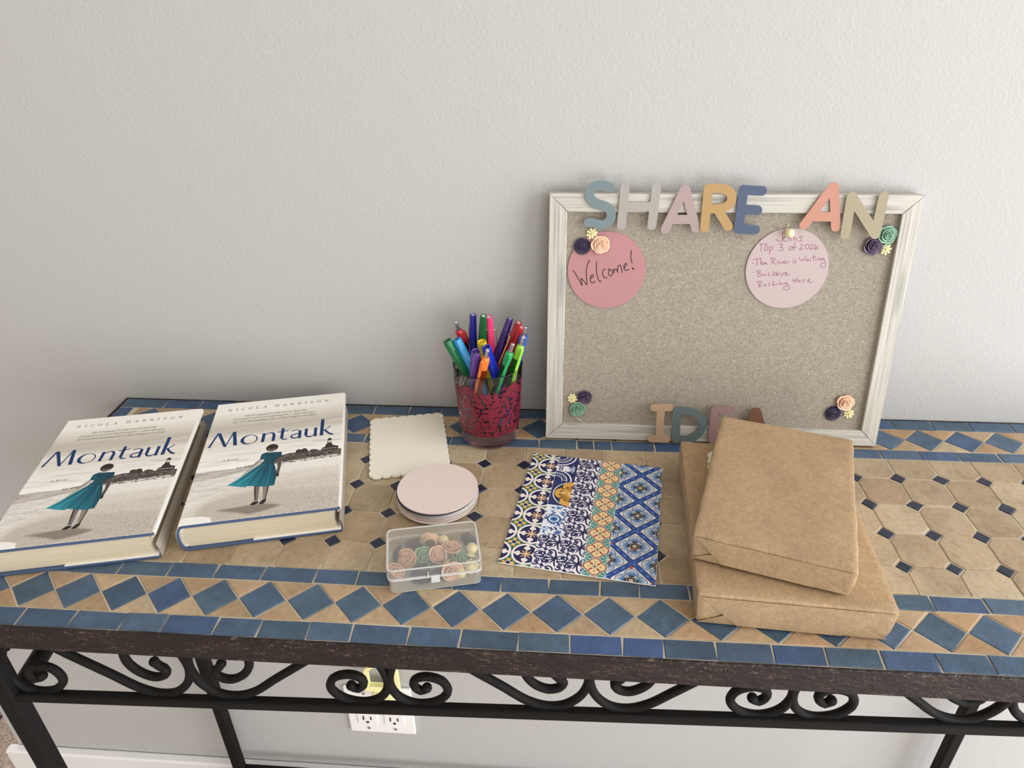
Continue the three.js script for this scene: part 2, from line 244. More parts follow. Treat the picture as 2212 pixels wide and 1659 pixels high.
  strip(fill([-0.057, -0.0154, 0.0223, 0.065, 0.107, 0.15, 0.192, 0.235, 0.278, 0.321, 0.364, 0.407, 0.45, 0.493, 0.5367, 0.5799, 0.6208, 0.6651], TL, TR, 0.0425), -0.0662, -0.0473);
  const ends = [[TL, XL], [TR - 0.018, TR]];
  for (let k = 0; k < 8; k++) { const a = -0.0473 + 0.3069 / 8 * k, b = a + 0.3069 / 8; tile('border_tile', [[TL, a], [XL, a], [XL, b], [TL, b]], blues); if (a > 0 && b < 0.21) tile('border_tile', [[TR - 0.018, a], [TR, a], [TR, b], [TR - 0.018, b]], blues); }

  // stand: legs, rails, stretcher, scrolled apron
  const legs = [[-0.3225, 0.2655], [-0.36, -0.035], [0.765, 0.262], [0.742, -0.035]];
  for (const [x, z] of legs) part('leg', rbox(0.017, -FLOOR - 0.026, 0.017, 0.004, x, (FLOOR - 0.026) / 2, z), ironBlack, t);
  const SH = 0.037, railY = (x) => -0.0966 + SH * x;
  const tilt = (a, b, y, z, hgt, dep) => { const g = rbox(b - a, hgt, dep, 0.003); g.rotateZ(Math.atan(SH)); return g.translate((a + b) / 2, railY((a + b) / 2) + y, z); };
  part('apron_rail', tilt(-0.322, 0.765, 0, 0.2655, 0.0105, 0.0095), ironBlack, t);
  part('side_rail', merge([bar([-0.322, -0.113, 0.262], [-0.36, -0.113, -0.035], 0.0085, 8)]), ironBlack, t);
  part('side_rail', merge([bar([0.765, -0.08, 0.262], [0.742, -0.08, -0.035], 0.0085, 8)]), ironBlack, t);
  part('stretcher', rbox(0.742 + 0.36, 0.014, 0.014, 0.003, 0.191, -0.713, -0.035), ironBlack, t);
  part('stretcher', merge([bar([-0.322, -0.713, 0.262], [-0.36, -0.713, -0.035], 0.007, 8)]), ironBlack, t);
  // one S-scroll from the joint of the large curls (u = 0) to the joint of the small curls (u = 0.171)
  const curl = [[0.0295, -0.0505], [0.0265, -0.0555], [0.0215, -0.0597], [0.0235, -0.0665], [0.0335, -0.0702], [0.046, -0.064], [0.054, -0.0505], [0.052, -0.032], [0.04, -0.02], [0.021, -0.019], [0.0065, -0.032], [0.0005, -0.056], [0.006, -0.076], [0.02, -0.0895], [0.0355, -0.0918], [0.052, -0.0855], [0.073, -0.0685], [0.1015, -0.046], [0.122, -0.03], [0.142, -0.024], [0.159, -0.034], [0.168, -0.053], [0.1705, -0.07], [0.164, -0.086], [0.149, -0.0942], [0.131, -0.0905], [0.1205, -0.0775], [0.1245, -0.0645], [0.138, -0.0592], [0.148, -0.0632], [0.1495, -0.0715], [0.143, -0.0775], [0.1385, -0.0735]];
  const scroll = (xB, dir, len) => {
    const k = len / 0.171, V = curl.map(([u, y]) => { const x = xB + dir * u * k; return new THREE.Vector3(x, Math.min(-0.0262, y + 0.0005 + SH * x), 0.2625); });
    const g = [new THREE.TubeGeometry(new THREE.CatmullRomCurve3(V), 150, 0.0038, 10)];
    for (const e of [V[0], V[V.length - 1]]) g.push(new THREE.SphereGeometry(0.0044, 12, 10).translate(e.x, e.y, e.z));
    part('scroll', merge(g), ironBlack, t);
  };
  for (const [x, d, l] of [[-0.1472, -1, 0.172], [-0.1472, 1, 0.1715], [0.1916, -1, 0.1665], [0.1916, 1, 0.162], [0.5168, -1, 0.1635], [0.5168, 1, 0.166], [0.846, -1, 0.163]]) if (x < 0.8) scroll(x, d, l);
  // scrolls of the left end, seen behind the front leg
  const side = (zA, zB, top) => { const V = []; for (let i = 0; i <= 30; i++) { const a = i / 30, w = 1 - a; V.push(new THREE.Vector3(-0.33 - 0.01 * a, -0.075 + Math.sin(a * 8.2) * 0.03 * (0.35 + 0.65 * w), zA + (zB - zA) * a + Math.cos(a * 8.2) * 0.03 * (0.35 + 0.65 * w))); } part('scroll', new THREE.TubeGeometry(new THREE.CatmullRomCurve3(V), 70, 0.0041, 8), ironBlack, t); };
  side(0.215, 0.2); side(0.1, 0.115); side(0.05, 0.04);
}

// ---------------------------------------------------------------- two hardback novels
const coverArt = canvasTex(1000, 1451, (g, w, h) => {
  let lg = g.createLinearGradient(0, 0, 0, 910);
  for (const [k, c] of [[0, '#f6f3ee'], [0.16, '#f4f1ea'], [0.26, '#e2ddd4'], [0.40, '#c6bfb4'], [0.50, '#cfc8bd'], [0.56, '#efebe4'], [0.64, '#e2ddd4'], [0.72, '#ece8e2'], [0.85, '#f5f3f0'], [1, '#f8f7f5']]) lg.addColorStop(k, c);
  g.fillStyle = lg; g.fillRect(0, 0, w, h);
  g.save(); g.filter = 'blur(5px)'; g.globalAlpha = 0.16; for (let i = 0; i < 200; i++) { const y = rr(330, 840); g.fillStyle = pick(['#9f978c', '#f2efe9', '#b4ada2']); g.beginPath(); g.ellipse(rr(0, w), y, rr(40, 190), rr(2, 9), rr(-0.1, 0.05), 0, 7); g.fill(); } g.filter = 'none'; g.restore();
  // sea and sand
  const poly = (pts, c) => { g.fillStyle = c; g.beginPath(); pts.forEach(([x, y], i) => (i ? g.lineTo(x, y) : g.moveTo(x, y))); g.closePath(); g.fill(); };
  poly([[0, 904], [130, 897], [290, 896], [425, 882], [590, 870], [1000, 845], [1000, 1451], [0, 1451]], '#ece8e3');
  poly([[0, 905], [290, 897], [520, 890], [420, 925], [240, 975], [0, 1010]], '#b3aaa3'); poly([[0, 906], [180, 898], [100, 930], [0, 958]], '#8f857f');
  poly([[0, 1010], [240, 975], [330, 1040], [235, 1145], [100, 1244], [0, 1330]], '#e3ded8');
  g.save(); g.globalAlpha = 0.4; for (let i = 0; i < 1200; i++) { const y = 905 + Math.pow(rnd(), 1.3) * 420, x = rr(-20, 420 - (y - 905) * 0.7); g.strokeStyle = pick(['#f3f1ed', '#a39b93', '#c2bab2', '#ffffff']); g.lineWidth = rr(1, 4); g.beginPath(); g.moveTo(x, y); g.quadraticCurveTo(x + rr(15, 50), y + rr(-16, 4), x + rr(30, 110), y + rr(-14, 8)); g.stroke(); } g.restore();
  g.save(); g.filter = 'blur(14px)';
  poly([[235, 1145], [420, 1010], [1000, 985], [1000, 1451], [0, 1451], [0, 1330], [100, 1244]], '#ded8cf');
  poly([[420, 1120], [1000, 1060], [1000, 1451], [250, 1451]], '#d5cdc2'); poly([[150, 1260], [330, 1180], [1000, 1230], [1000, 1451], [60, 1451]], '#c6beb2'); g.filter = 'none'; g.restore();
  g.save(); for (let i = 0; i < 16000; i++) { const y = 880 + Math.pow(rnd(), 0.6) * 571, x = rr(0, w); if (x < 235 + (1145 - y) * 0.9 - 20) continue; const n = (y - 880) / 571; g.globalAlpha = 0.16 + 0.34 * n * Math.max(0, (x - 250) / 750); g.fillStyle = pick(['#7d756b', '#efece6', '#9d958a', '#5f574f', '#e3ded6']); g.fillRect(x, y, rr(2, 9), rr(1, 4)); } g.restore();
  g.strokeStyle = '#f1eee9'; g.lineWidth = 6; g.beginPath(); g.moveTo(0, 1328); g.quadraticCurveTo(60, 1270, 110, 1240); g.quadraticCurveTo(180, 1180, 240, 1143); g.stroke();
  // headland, rocks, houses, lighthouse
  poly([[290, 897], [350, 884], [430, 872], [470, 850], [580, 800], [640, 781], [760, 783], [866, 786], [1000, 790], [1000, 848], [800, 860], [600, 880], [430, 893]], '#4f4640');
  g.save(); for (let i = 0; i < 900; i++) { const x = rr(560, 1000); g.globalAlpha = 0.7; g.fillStyle = pick(['#2f2925', '#6b615a', '#8f867d', '#3c3530']); g.beginPath(); g.ellipse(x, rr(800, 858), rr(4, 14), rr(2, 5), 0.1, 0, 7); g.fill(); } for (let i = 0; i < 500; i++) { const x = rr(300, 1000); g.fillStyle = pick(['#efece7', '#57504a', '#d5cfc7', '#7a726a']); g.beginPath(); g.ellipse(x, 893 - (x - 300) * 0.058 + rr(-4, 26) * (x > 560 ? 1 : 0.4), rr(4, 13), rr(2, 5), 0.1, 0, 7); g.fill(); } g.restore();
  poly([[683, 784], [683, 756], [700, 744], [722, 752], [738, 738], [760, 752], [772, 786]], '#3c3530'); poly([[778, 786], [782, 768], [806, 762], [838, 774], [838, 788]], '#544b45');
  poly([[862, 790], [862, 762], [885, 748], [888, 728], [896, 718], [901, 668], [926, 668], [932, 722], [948, 742], [978, 752], [978, 790]], '#352e2a'); poly([[903, 700], [902, 672], [926, 672], [928, 700]], '#cfc9c1'); poly([[897, 668], [902, 650], [914, 640], [926, 650], [931, 668]], '#352e2a');
  g.fillStyle = '#d9d4cd'; for (let i = 0; i < 7; i++) { g.fillRect(868 + i * 15, 768, 8, 9); }
  // the walker: cast shadow printed on the sand, legs, shoes, arms, dress, hair
  g.save(); g.filter = 'blur(7px)'; poly([[230, 1336], [449, 1318], [530, 1318], [640, 1352], [560, 1386], [440, 1412], [370, 1380]], '#8a8177'); g.filter = 'none'; g.restore();
  poly([[442, 1120], [480, 1125], [481, 1200], [485, 1282], [464, 1280], [450, 1195]], '#77706a'); poly([[496, 1128], [540, 1130], [537, 1211], [533, 1275], [513, 1268], [508, 1210]], '#8b837b');
  poly([[442, 1120], [454, 1120], [462, 1200], [470, 1280], [464, 1280], [450, 1195]], '#3f3935'); poly([[528, 1130], [540, 1130], [537, 1211], [533, 1275], [526, 1270], [530, 1200]], '#4a443f');
  poly([[440, 1312], [462, 1286], [488, 1290], [490, 1306], [470, 1322], [446, 1322]], '#231c19'); poly([[494, 1312], [516, 1276], [536, 1270], [536, 1300], [522, 1322], [500, 1322]], '#2c2420');
  poly([[448, 812], [468, 830], [452, 884], [400, 942], [352, 992], [330, 1006], [344, 984], [384, 918], [418, 852]], '#c9c1b8'); poly([[448, 812], [456, 818], [424, 880], [384, 930], [344, 984], [384, 918], [418, 852]], '#8e857d');
  poly([[560, 820], [586, 816], [596, 900], [592, 980], [586, 1034], [572, 1040], [566, 1000], [574, 940], [566, 880]], '#57504a'); poly([[562, 1000], [590, 1004], [592, 1040], [566, 1048]], '#2a2523');
  const dress = () => { g.beginPath(); g.moveTo(446, 762); g.quadraticCurveTo(470, 738, 500, 738); g.quadraticCurveTo(545, 752, 582, 752); g.quadraticCurveTo(592, 780, 586, 816); g.lineTo(556, 832); g.quadraticCurveTo(538, 862, 544, 886); g.quadraticCurveTo(572, 960, 576, 1060); g.lineTo(572, 1136); g.quadraticCurveTo(520, 1146, 474, 1134); g.quadraticCurveTo(430, 1120, 398, 1112); g.lineTo(390, 1124); g.quadraticCurveTo(330, 1110, 262, 1082); g.quadraticCurveTo(310, 1046, 345, 1002); g.quadraticCurveTo(400, 930, 466, 868); g.lineTo(472, 826); g.quadraticCurveTo(456, 822, 442, 818); g.closePath(); };
  dress(); lg = g.createLinearGradient(270, 1080, 570, 900); lg.addColorStop(0, '#2f97a8'); lg.addColorStop(0.35, '#22788a'); lg.addColorStop(0.75, '#17566a'); lg.addColorStop(1, '#124457'); g.fillStyle = lg; g.fill();
  g.save(); dress(); g.clip(); for (const [x0, y0, x1, y1, c, lw, al] of [[480, 880, 330, 1090, '#4ab0b8', 12, 0.5], [470, 890, 400, 1110, '#0d3c4c', 10, 0.55], [500, 890, 460, 1130, '#0f3f50', 14, 0.5], [520, 890, 520, 1140, '#2a8696', 10, 0.5], [545, 890, 560, 1130, '#0d3a4a', 12, 0.5], [480, 870, 300, 1080, '#0f4454', 6, 0.5], [460, 780, 470, 850, '#1b6678', 10, 0.6], [560, 770, 545, 860, '#0c3342', 14, 0.5], [466, 872, 545, 878, '#0c3544', 7, 0.6]]) { g.globalAlpha = al; g.strokeStyle = c; g.lineWidth = lw; g.beginPath(); g.moveTo(x0, y0); g.quadraticCurveTo((x0 + x1) / 2 + 20, (y0 + y1) / 2 - 10, x1, y1); g.stroke(); } g.restore();
  poly([[492, 728], [524, 728], [530, 752], [488, 748]], '#b9b0a7');
  g.fillStyle = '#2a2320'; g.beginPath(); g.ellipse(512, 688, 42, 44, 0.1, 0, 7); g.fill(); g.strokeStyle = '#8d827a'; g.lineWidth = 4; for (const k of [0, 1, 2]) { g.beginPath(); g.arc(512, 678 + k * 14, 30 - k * 3, 0.5, 2.7); g.stroke(); }
  // breaking wave at the lower spine corner
  poly([[0, 1392], [60, 1372], [150, 1376], [214, 1398], [226, 1451], [0, 1451]], '#f4f2ee');
  // lettering
  g.textBaseline = 'alphabetic'; g.fillStyle = '#3f3832';
  const spaced = (s, x0, x1, y, font) => { g.font = font; let tot = 0; for (const c of s) tot += g.measureText(c).width; const gap = (x1 - x0 - tot) / (s.length - 1); let x = x0; for (const c of s) { g.fillText(c, x, y); x += g.measureText(c).width + gap; } };
  spaced('NICOLA', 118, 412, 121, '44px serif'); spaced('HARRISON', 470, 884, 118, '44px serif');
  g.fillStyle = '#2d2723'; const it = (s, x0, x1, y) => { g.save(); g.font = 'italic 31px serif'; g.transform(1, 0, -0.2, 1, x0, y); const k = (x1 - x0) / g.measureText(s).width; g.scale(k, 1); g.fillText(s, 0, 0); g.restore(); };
  it('\u201cSlip this engaging love affair into your beach bag', 253, 718, 222); it('and prepare to get lost in this glittering tale.\u201d \u2014Helen Simonson,', 178, 784, 262); it('New York Times bestselling author of Major Pettigrew\u2019s Last Stand', 178, 796, 303);
  spaced('A Novel', 180, 292, 796, 'italic 31px serif');
  // the title: thick and thin strokes
  const BLUE = '#0b3266', hal = (f) => { g.strokeStyle = BLUE; g.fillStyle = BLUE; g.lineJoin = 'miter'; g.lineCap = 'butt'; f(); };
  const quad = (a, b, wa, wb) => poly([[a[0] - wa / 2, a[1]], [a[0] + wa / 2, a[1]], [b[0] + wb / 2, b[1]], [b[0] - wb / 2, b[1]]], BLUE);
  const stroke = (wd, ...c) => { g.lineWidth = wd; g.beginPath(); g.moveTo(c[0], c[1]); for (let i = 2; i < c.length; i += 4) g.quadraticCurveTo(c[i], c[i + 1], c[i + 2], c[i + 3]); g.stroke(); };
  hal(() => {
    quad([100, 424], [62, 606], 12, 16); quad([104, 424], [176, 614], 26, 22); quad([212, 424], [174, 614], 10, 8); quad([214, 424], [244, 608], 24, 26);               // M
    g.beginPath(); g.ellipse(334, 550, 60, 61, -0.1, 0, 2 * Math.PI); g.closePath(); g.ellipse(341, 549, 44, 53, -0.1, 0, 2 * Math.PI); g.closePath(); g.fill('evenodd');                                            // o
    quad([434, 488], [434, 603], 22, 22); quad([508, 520], [508, 603], 22, 22); stroke(10, 444, 512, 470, 484, 494, 492); stroke(17, 488, 494, 508, 500, 508, 530);      // n
    quad([566, 444], [566, 580], 22, 22); stroke(10, 532, 494, 560, 490, 608, 484); stroke(12, 567, 570, 570, 604, 606, 594);                                           // t
    quad([694, 500], [694, 601], 22, 22); stroke(9, 632, 500, 664, 478, 690, 498); stroke(12, 692, 536, 630, 540, 634, 574); stroke(13, 634, 570, 640, 606, 694, 586);   // a
    quad([738, 484], [738, 570], 22, 22); quad([806, 482], [806, 598], 22, 22); stroke(15, 738, 562, 742, 602, 778, 594); stroke(9, 770, 596, 798, 586, 806, 566);      // u
    quad([852, 376], [852, 596], 25, 25); stroke(8, 912, 478, 892, 516, 862, 530); stroke(17, 872, 524, 904, 590, 936, 596);                                             // k
  });
});
const jacketMat = phys('#ffffff', 0.5, { map: coverArt, specularIntensity: 0.5 });
const jacketWhite = phys('#eeebe5', 0.4), jacketGrey = std('#a9a093', 0.5), clothBlue = std('#3f5271', 0.75), paperMap = dataTex(64, 512, (u, v) => { const m = 0.88 + 0.10 * (pageN(u, v) - 0.5) + 0.03 * n16(u, v); return [m, m * 0.97, m * 0.91]; });
const pagesMat = std('#ded6c6', 0.9, { map: paperMap });
{
  const W = 0.1425, L = 0.2075, T = 0.0285, b = 0.0026, sq = 0.0035;
  const prof = (pts) => { const s = new THREE.Shape(); pts.forEach(([x, y], i) => (i ? s.lineTo(x, y) : s.moveTo(x, y))); s.closePath(); return s; };
  const ext = (s, z0, z1) => new THREE.ExtrudeGeometry(s, { depth: z1 - z0, bevelEnabled: false }).translate(0, 0, z0);
  function book(label, x, z, turn) {
    const g = thing('hardback_book', label, 'book', [x, 0.0004, z], turn, 'matching hardback novels on the table');
    // page block: rounded back, slightly hollow fore edge
    const pg = []; const y0 = b, y1 = T - b; for (let i = 0; i <= 10; i++) { const a = i / 10; pg.push([W - sq - 0.0022 * Math.sin(a * Math.PI), y0 + (y1 - y0) * a]); } for (let i = 0; i <= 10; i++) { const a = 1 - i / 10; pg.push([0.0075 - 0.0042 * Math.sin(a * Math.PI), y0 + (y1 - y0) * a]); }
    part('page_block', uvBy(clean(ext(prof(pg), -L + sq, -sq)), (px, py, pz) => [px * 4 + pz * 3, py * 30]), pagesMat, g);
    const brd = (y) => rbox(W - 0.007, b, L, 0.0009, (W + 0.007) / 2, y + b / 2, -L / 2);
    part('cover_board', brd(T - b), clothBlue, g); part('cover_board', brd(0), clothBlue, g);
    const arc = (r0, k) => { const o = []; for (let i = 0; i <= 14; i++) { const a = -Math.PI / 2 + Math.PI * i / 14; o.push([0.0078 - r0 * Math.cos(a), T / 2 + (T / 2 - k) * Math.sin(a)]); } return o; };
    part('spine', ext(prof([...arc(0.0075, 0.0002), ...arc(0.0058, 0.0022).reverse()]), -L, 0), clothBlue, g);
    const hb = []; for (let i = 0; i < 11; i++) { const a = -1.15 + 2.3 * i / 10, px = 0.0078 - 0.0050 * Math.cos(a), py = T / 2 + (T / 2 - 0.0035) * Math.sin(a); hb.push(rbox(0.0030, 0.0011, 0.0016, 0.0004, px, py, -sq + 0.0006, 1)); }
    part('headband', merge(hb), std('#e7e2d4', 0.8), g);
    // dust jacket: front, round the spine, back, folds at the fore edge
    const j = uvBy(clean(rbox(W - 0.004, 0.0005, L - 0.0016, 0.0002, W / 2 + 0.002, T + 0.00025, -L / 2 - 0.0004)), (px, py, pz) => [px / W, -pz / L]);
    part('dust_jacket', j, jacketMat, g);
    part('jacket_spine', ext(prof([...arc(0.0084, -0.0005), ...arc(0.0078, 0).reverse()]), -L + 0.0008, -0.0014), jacketWhite, g);
    part('jacket_fold', ext(prof([[W - 0.001, T + 0.0005], [W + 0.0016, T + 0.0002], [W + 0.0022, T - 0.0026], [W - 0.0012, T - 0.0062], [W - 0.0018, T - 0.0058], [W + 0.0014, T - 0.0026], [W + 0.0009, T - 0.0002], [W - 0.001, T]]), -L + 0.001, -0.0025), jacketWhite, g, null, 'white folded edge of the dust jacket');
    part('jacket_fold', ext(prof([[W + 0.0004, 0], [W + 0.0014, 0.0004], [W + 0.0012, 0.008], [W - 0.0008, 0.0145], [W - 0.0013, 0.0143], [W + 0.0006, 0.008]]), -L + 0.001, -0.003), jacketGrey, g, null, 'grey printed back fold of the dust jacket');
    part('jacket_flap', box(W * 0.55, 0.0005, L - 0.002, W * 0.72, b + 0.00025, -L / 2 + 0.0002), jacketWhite, g);
    return g;
  }
  book('white beach-cover hardback novel at the left edge of the table, left of its twin', -0.3276, 0.232, 13.4 * Math.PI / 180);
  book('white beach-cover hardback novel nearer the pen cup, right of its twin', -0.1742, 0.1905, 14.25 * Math.PI / 180);
}

// ---------------------------------------------------------------- paper cards
{
  const cream = std('#ece7d8', 0.7), creamDark = std('#e4dfd0', 0.7);
  function scallop(w, h, nx, ny) { // outline of half-round lobes
    const s = new THREE.Shape(), lx = w / nx, ly = h / ny, P = []; const lobe = (x0, z0, x1, z1) => { const mx = (x0 + x1) / 2, mz = (z0 + z1) / 2, dx = (x1 - x0) / 2, dz = (z1 - z0) / 2; for (let i = 0; i < 8; i++) { const a = Math.PI * i / 8; P.push([mx - dx * Math.cos(a) + dz * Math.sin(a) * 0.62, mz - dz * Math.cos(a) - dx * Math.sin(a) * 0.62]); } };
    const X = w / 2, Z = h / 2; for (let i = 0; i < nx; i++) lobe(-X + lx * i, -Z, -X + lx * (i + 1), -Z); for (let i = 0; i < ny; i++) lobe(X, -Z + ly * i, X, -Z + ly * (i + 1)); for (let i = 0; i < nx; i++) lobe(X - lx * i, Z, X - lx * (i + 1), Z); for (let i = 0; i < ny; i++) lobe(-X, Z - ly * i, -X, Z - ly * (i + 1));
    P.forEach(([x, z], i) => (i ? s.lineTo(x, -z) : s.moveTo(x, -z))); s.closePath(); return new THREE.ExtrudeGeometry(s, { depth: 0.0009, bevelEnabled: false }).rotateX(-Math.PI / 2);
  }
  const sc = scallop(0.078, 0.107, 8, 11);
  const card = (label, m, x, y, z, turn) => { const o = new THREE.Mesh(sc, m); o.name = numbered('scalloped_card'); o.position.set(x, y, z); o.rotation.y = turn; scene.add(o); tag(o, label, 'card', 'cream scalloped cards'); };
  card('lower cream scalloped card of the pair beside the pen cup, showing at the front edge', creamDark, -0.0022, 0.0004, 0.0136, 13.2 * Math.PI / 180);
  card('upper cream scalloped card of the pair beside the pen cup', cream, -0.0026, 0.00135, 0.0124, 13.2 * Math.PI / 180);
  card('cream scalloped card caught between the two brown paper parcels', cream, 0.3419, 0.0352, 0.118, -8 * Math.PI / 180);
  // stack of round cards
  const cols = [['#e3d0ca', 'bottom pale pink'], ['#b8aea6', 'second lowest grey-brown'], ['#e6d9d3', 'third lowest blush'], ['#bdb4ad', 'fourth lowest grey'], ['#e2dcda', 'fifth lowest off-white'], ['#b5aba3', 'fourth from top grey'], ['#d3d6d8', 'third from top bluish white'], ['#2c3144', 'second from top dark blue'], ['#dfcdc8', 'top pale pink']];
  const disc = new THREE.CylinderGeometry(0.0391, 0.0391, 0.0011, 64);
  let y = 0.0024;
  cols.forEach(([c, w], i) => { const top = i === cols.length - 1, k = top ? 0 : 0.0012; if (top) y += 0.0003; const o = new THREE.Mesh(i === cols.length - 2 ? disc.clone().scale(1, 0.45, 1) : disc, std(c, 0.75)); o.name = numbered('round_card'); o.position.set(0.0452 + rr(-k, k), y + (i === cols.length - 2 ? 0.00026 : 0.00056), 0.1028 + rr(-k, k)); y += i === cols.length - 2 ? 0.0007 : 0.00142; scene.add(o); tag(o, `${w} round card of the stack behind the clear pin box`, 'card', 'stack of round paper cards'); });
}

// ---------------------------------------------------------------- sheet printed with tile patterns
{
  const art = canvasTex(1000, 1222, (g, w, h) => {
    const NAVY = '#1a1c52', CR = '#efe9e2';
    const poly = (pts, c) => { g.fillStyle = c; g.beginPath(); pts.forEach(([x, y], i) => (i ? g.lineTo(x, y) : g.moveTo(x, y))); g.closePath(); g.fill(); };
    const leaf = (x, y, a, L, wd, c) => { g.save(); g.translate(x, y); g.rotate(a); g.fillStyle = c; g.beginPath(); g.moveTo(0, 0); g.quadraticCurveTo(L * 0.5, -wd, L, 0); g.quadraticCurveTo(L * 0.5, wd, 0, 0); g.fill(); g.restore(); };
    const hook = (x, y, a, r, c, lw, flip = 1) => { g.save(); g.translate(x, y); g.rotate(a); g.scale(1, flip); g.strokeStyle = c; g.lineWidth = lw; g.lineCap = 'round'; g.beginPath(); g.moveTo(0, 0); g.bezierCurveTo(r * 0.9, -r * 0.1, r * 1.7, -r * 0.5, r * 1.5, -r * 1.1); g.bezierCurveTo(r * 1.35, -r * 1.5, r * 0.8, -r * 1.4, r * 0.9, -r); g.stroke(); g.beginPath(); g.arc(r * 0.95, -r * 0.98, lw * 0.95, 0, 7); g.fillStyle = c; g.fill(); g.restore(); };
    g.fillStyle = CR; g.fillRect(0, 0, w, h);
    // band A: navy discs with stars
    g.save(); g.beginPath(); g.rect(0, 0, 220, h); g.clip(); g.fillStyle = '#4f8273'; g.fillRect(0, 0, 220, h);
    for (let k = -1; k < 7; k++) {
      const y = 143 + 194 * k;
      const fx = 64, fy = y + 97; g.strokeStyle = '#16352f'; g.lineWidth = 4; for (const s of [1, 0.8]) { g.beginPath(); g.moveTo(fx - 70 * s, fy); g.quadraticCurveTo(fx, fy, fx, fy - 70 * s); g.quadraticCurveTo(fx, fy, fx + 70 * s, fy); g.quadraticCurveTo(fx, fy, fx, fy + 70 * s); g.quadraticCurveTo(fx, fy, fx - 70 * s, fy); g.stroke(); }
      for (let i = 0; i < 4; i++) { const a = i * Math.PI / 2; for (const d of [-0.45, 0, 0.45]) leaf(fx + Math.cos(a) * 14, fy + Math.sin(a) * 14, a + d, 32, 10, '#e8b64a'); } g.fillStyle = '#f1ece4'; g.beginPath(); g.arc(fx, fy, 20, 0, 7); g.fill(); g.fillStyle = NAVY; g.beginPath(); g.arc(fx, fy, 15, 0, 7); g.fill();
      for (const x of [162, -33]) {
        g.fillStyle = '#16352f'; g.beginPath(); g.arc(x, y, 99, 0, 7); g.fill(); g.fillStyle = '#f0ebe4'; g.beginPath(); g.arc(x, y, 96, 0, 7); g.fill(); g.fillStyle = NAVY; g.beginPath(); g.arc(x, y, 81, 0, 7); g.fill();
        for (let i = 0; i < 4; i++) { const a = i * Math.PI / 2, ex = x + Math.cos(a) * 92, ey = y + Math.sin(a) * 92; for (const f of [1, -1]) hook(ex, ey, a + Math.PI + f * 0.5, 26, '#f0ebe4', 9, f); leaf(ex, ey, a + Math.PI, 50, 6, '#e9cfc3'); }
        for (let i = 0; i < 8; i++) leaf(x, y, i * Math.PI / 4, i % 2 ? 46 : 54, 10, i % 2 ? '#e0a765' : '#efd9b8'); g.fillStyle = '#f3e6d2'; g.beginPath(); g.arc(x, y, 7, 0, 7); g.fill();
      }
    } g.restore();
    // band B: mixed blue pieces with an amber medallion
    g.save(); g.beginPath(); g.rect(212, 0, 155, h); g.clip(); g.fillStyle = '#eceaec'; g.fillRect(212, 0, 155, h);
    const tileB = (y0, y1, f) => { g.save(); g.beginPath(); g.rect(212, y0, 155, y1 - y0); g.clip(); f(); g.restore(); };
    tileB(0, 310, () => { g.fillStyle = '#20295f'; g.fillRect(212, 0, 155, 310); for (const cy of [0, 300]) { for (const [r, c] of [[120, '#e9e9f0'], [108, '#20295f'], [86, '#e9e9f0'], [78, '#20295f'], [52, '#c9d2e4'], [44, '#20295f']]) { g.fillStyle = c; g.beginPath(); g.arc(225, cy, r, 0, 7); g.fill(); } for (let i = 0; i < 26; i++) { const a = i * 0.25; leaf(225 + Math.cos(a) * 56, cy + Math.sin(a) * 56, a, 22, 4, '#eef0f6'); } } poly([[212, 130], [290, 120], [330, 150], [300, 190], [212, 180]], '#eceaf0'); for (let i = 0; i < 9; i++) leaf(350, 155, Math.PI + (i - 4) * 0.3, rr(40, 78), 9, i % 2 ? '#3c62a8' : '#dfe6f0'); g.strokeStyle = '#20295f'; g.lineWidth = 8; g.beginPath(); g.arc(244, 138, 13, 0, 7); g.stroke(); g.beginPath(); g.arc(244, 168, 13, 0, 7); g.stroke(); });
    tileB(310, 590, () => { g.fillStyle = '#26306a'; g.fillRect(212, 310, 155, 280); g.fillStyle = '#e4e6e6'; g.beginPath(); g.arc(367, 450, 138, 0, 7); g.fill(); g.fillStyle = '#2b3350'; g.beginPath(); g.arc(367, 450, 130, 0, 7); g.fill(); for (const [cx, cy] of [[300, 450], [350, 372], [350, 530]]) { g.fillStyle = '#dfa544'; g.beginPath(); g.arc(cx, cy, 58, 0, 7); g.fill(); } g.fillStyle = '#dfa544'; g.beginPath(); g.arc(367, 450, 66, 0, 7); g.fill(); for (let i = 0; i < 16; i++) { const a = Math.PI / 2 + i * Math.PI / 15; leaf(367 + Math.cos(a) * 34, 450 + Math.sin(a) * 34, a + 0.2, rr(50, 74), 6, pick(['#7a5a1e', '#3a2f22', '#f2e3b8'])); hook(367 + Math.cos(a) * 70, 450 + Math.sin(a) * 70, a, 12, '#5a4420', 4, i % 2 ? 1 : -1); } g.fillStyle = '#f2e3b8'; g.beginPath(); g.arc(360, 450, 18, 0, 7); g.fill(); g.fillStyle = '#5a4420'; g.beginPath(); g.arc(362, 450, 9, 0, 7); g.fill(); });
    tileB(590, 890, () => { g.fillStyle = '#e9ecf2'; g.fillRect(212, 590, 155, 300); for (let i = 0; i < 90; i++) leaf(rr(205, 370), rr(590, 890), rr(0, 6.28), rr(26, 60), rr(7, 15), pick(['#23408c', '#2d66a8', '#16265f', '#8fb2d6', '#f1f3f7', '#4b82bd'])); for (const [c, r] of [['#1f4f94', 46], ['#e8eef5', 34], ['#2f79b4', 24], ['#16265f', 10]]) { g.fillStyle = c; g.beginPath(); g.ellipse(285, 738, r * 1.1, r, 0, 0, 7); g.fill(); } });
    g.restore();
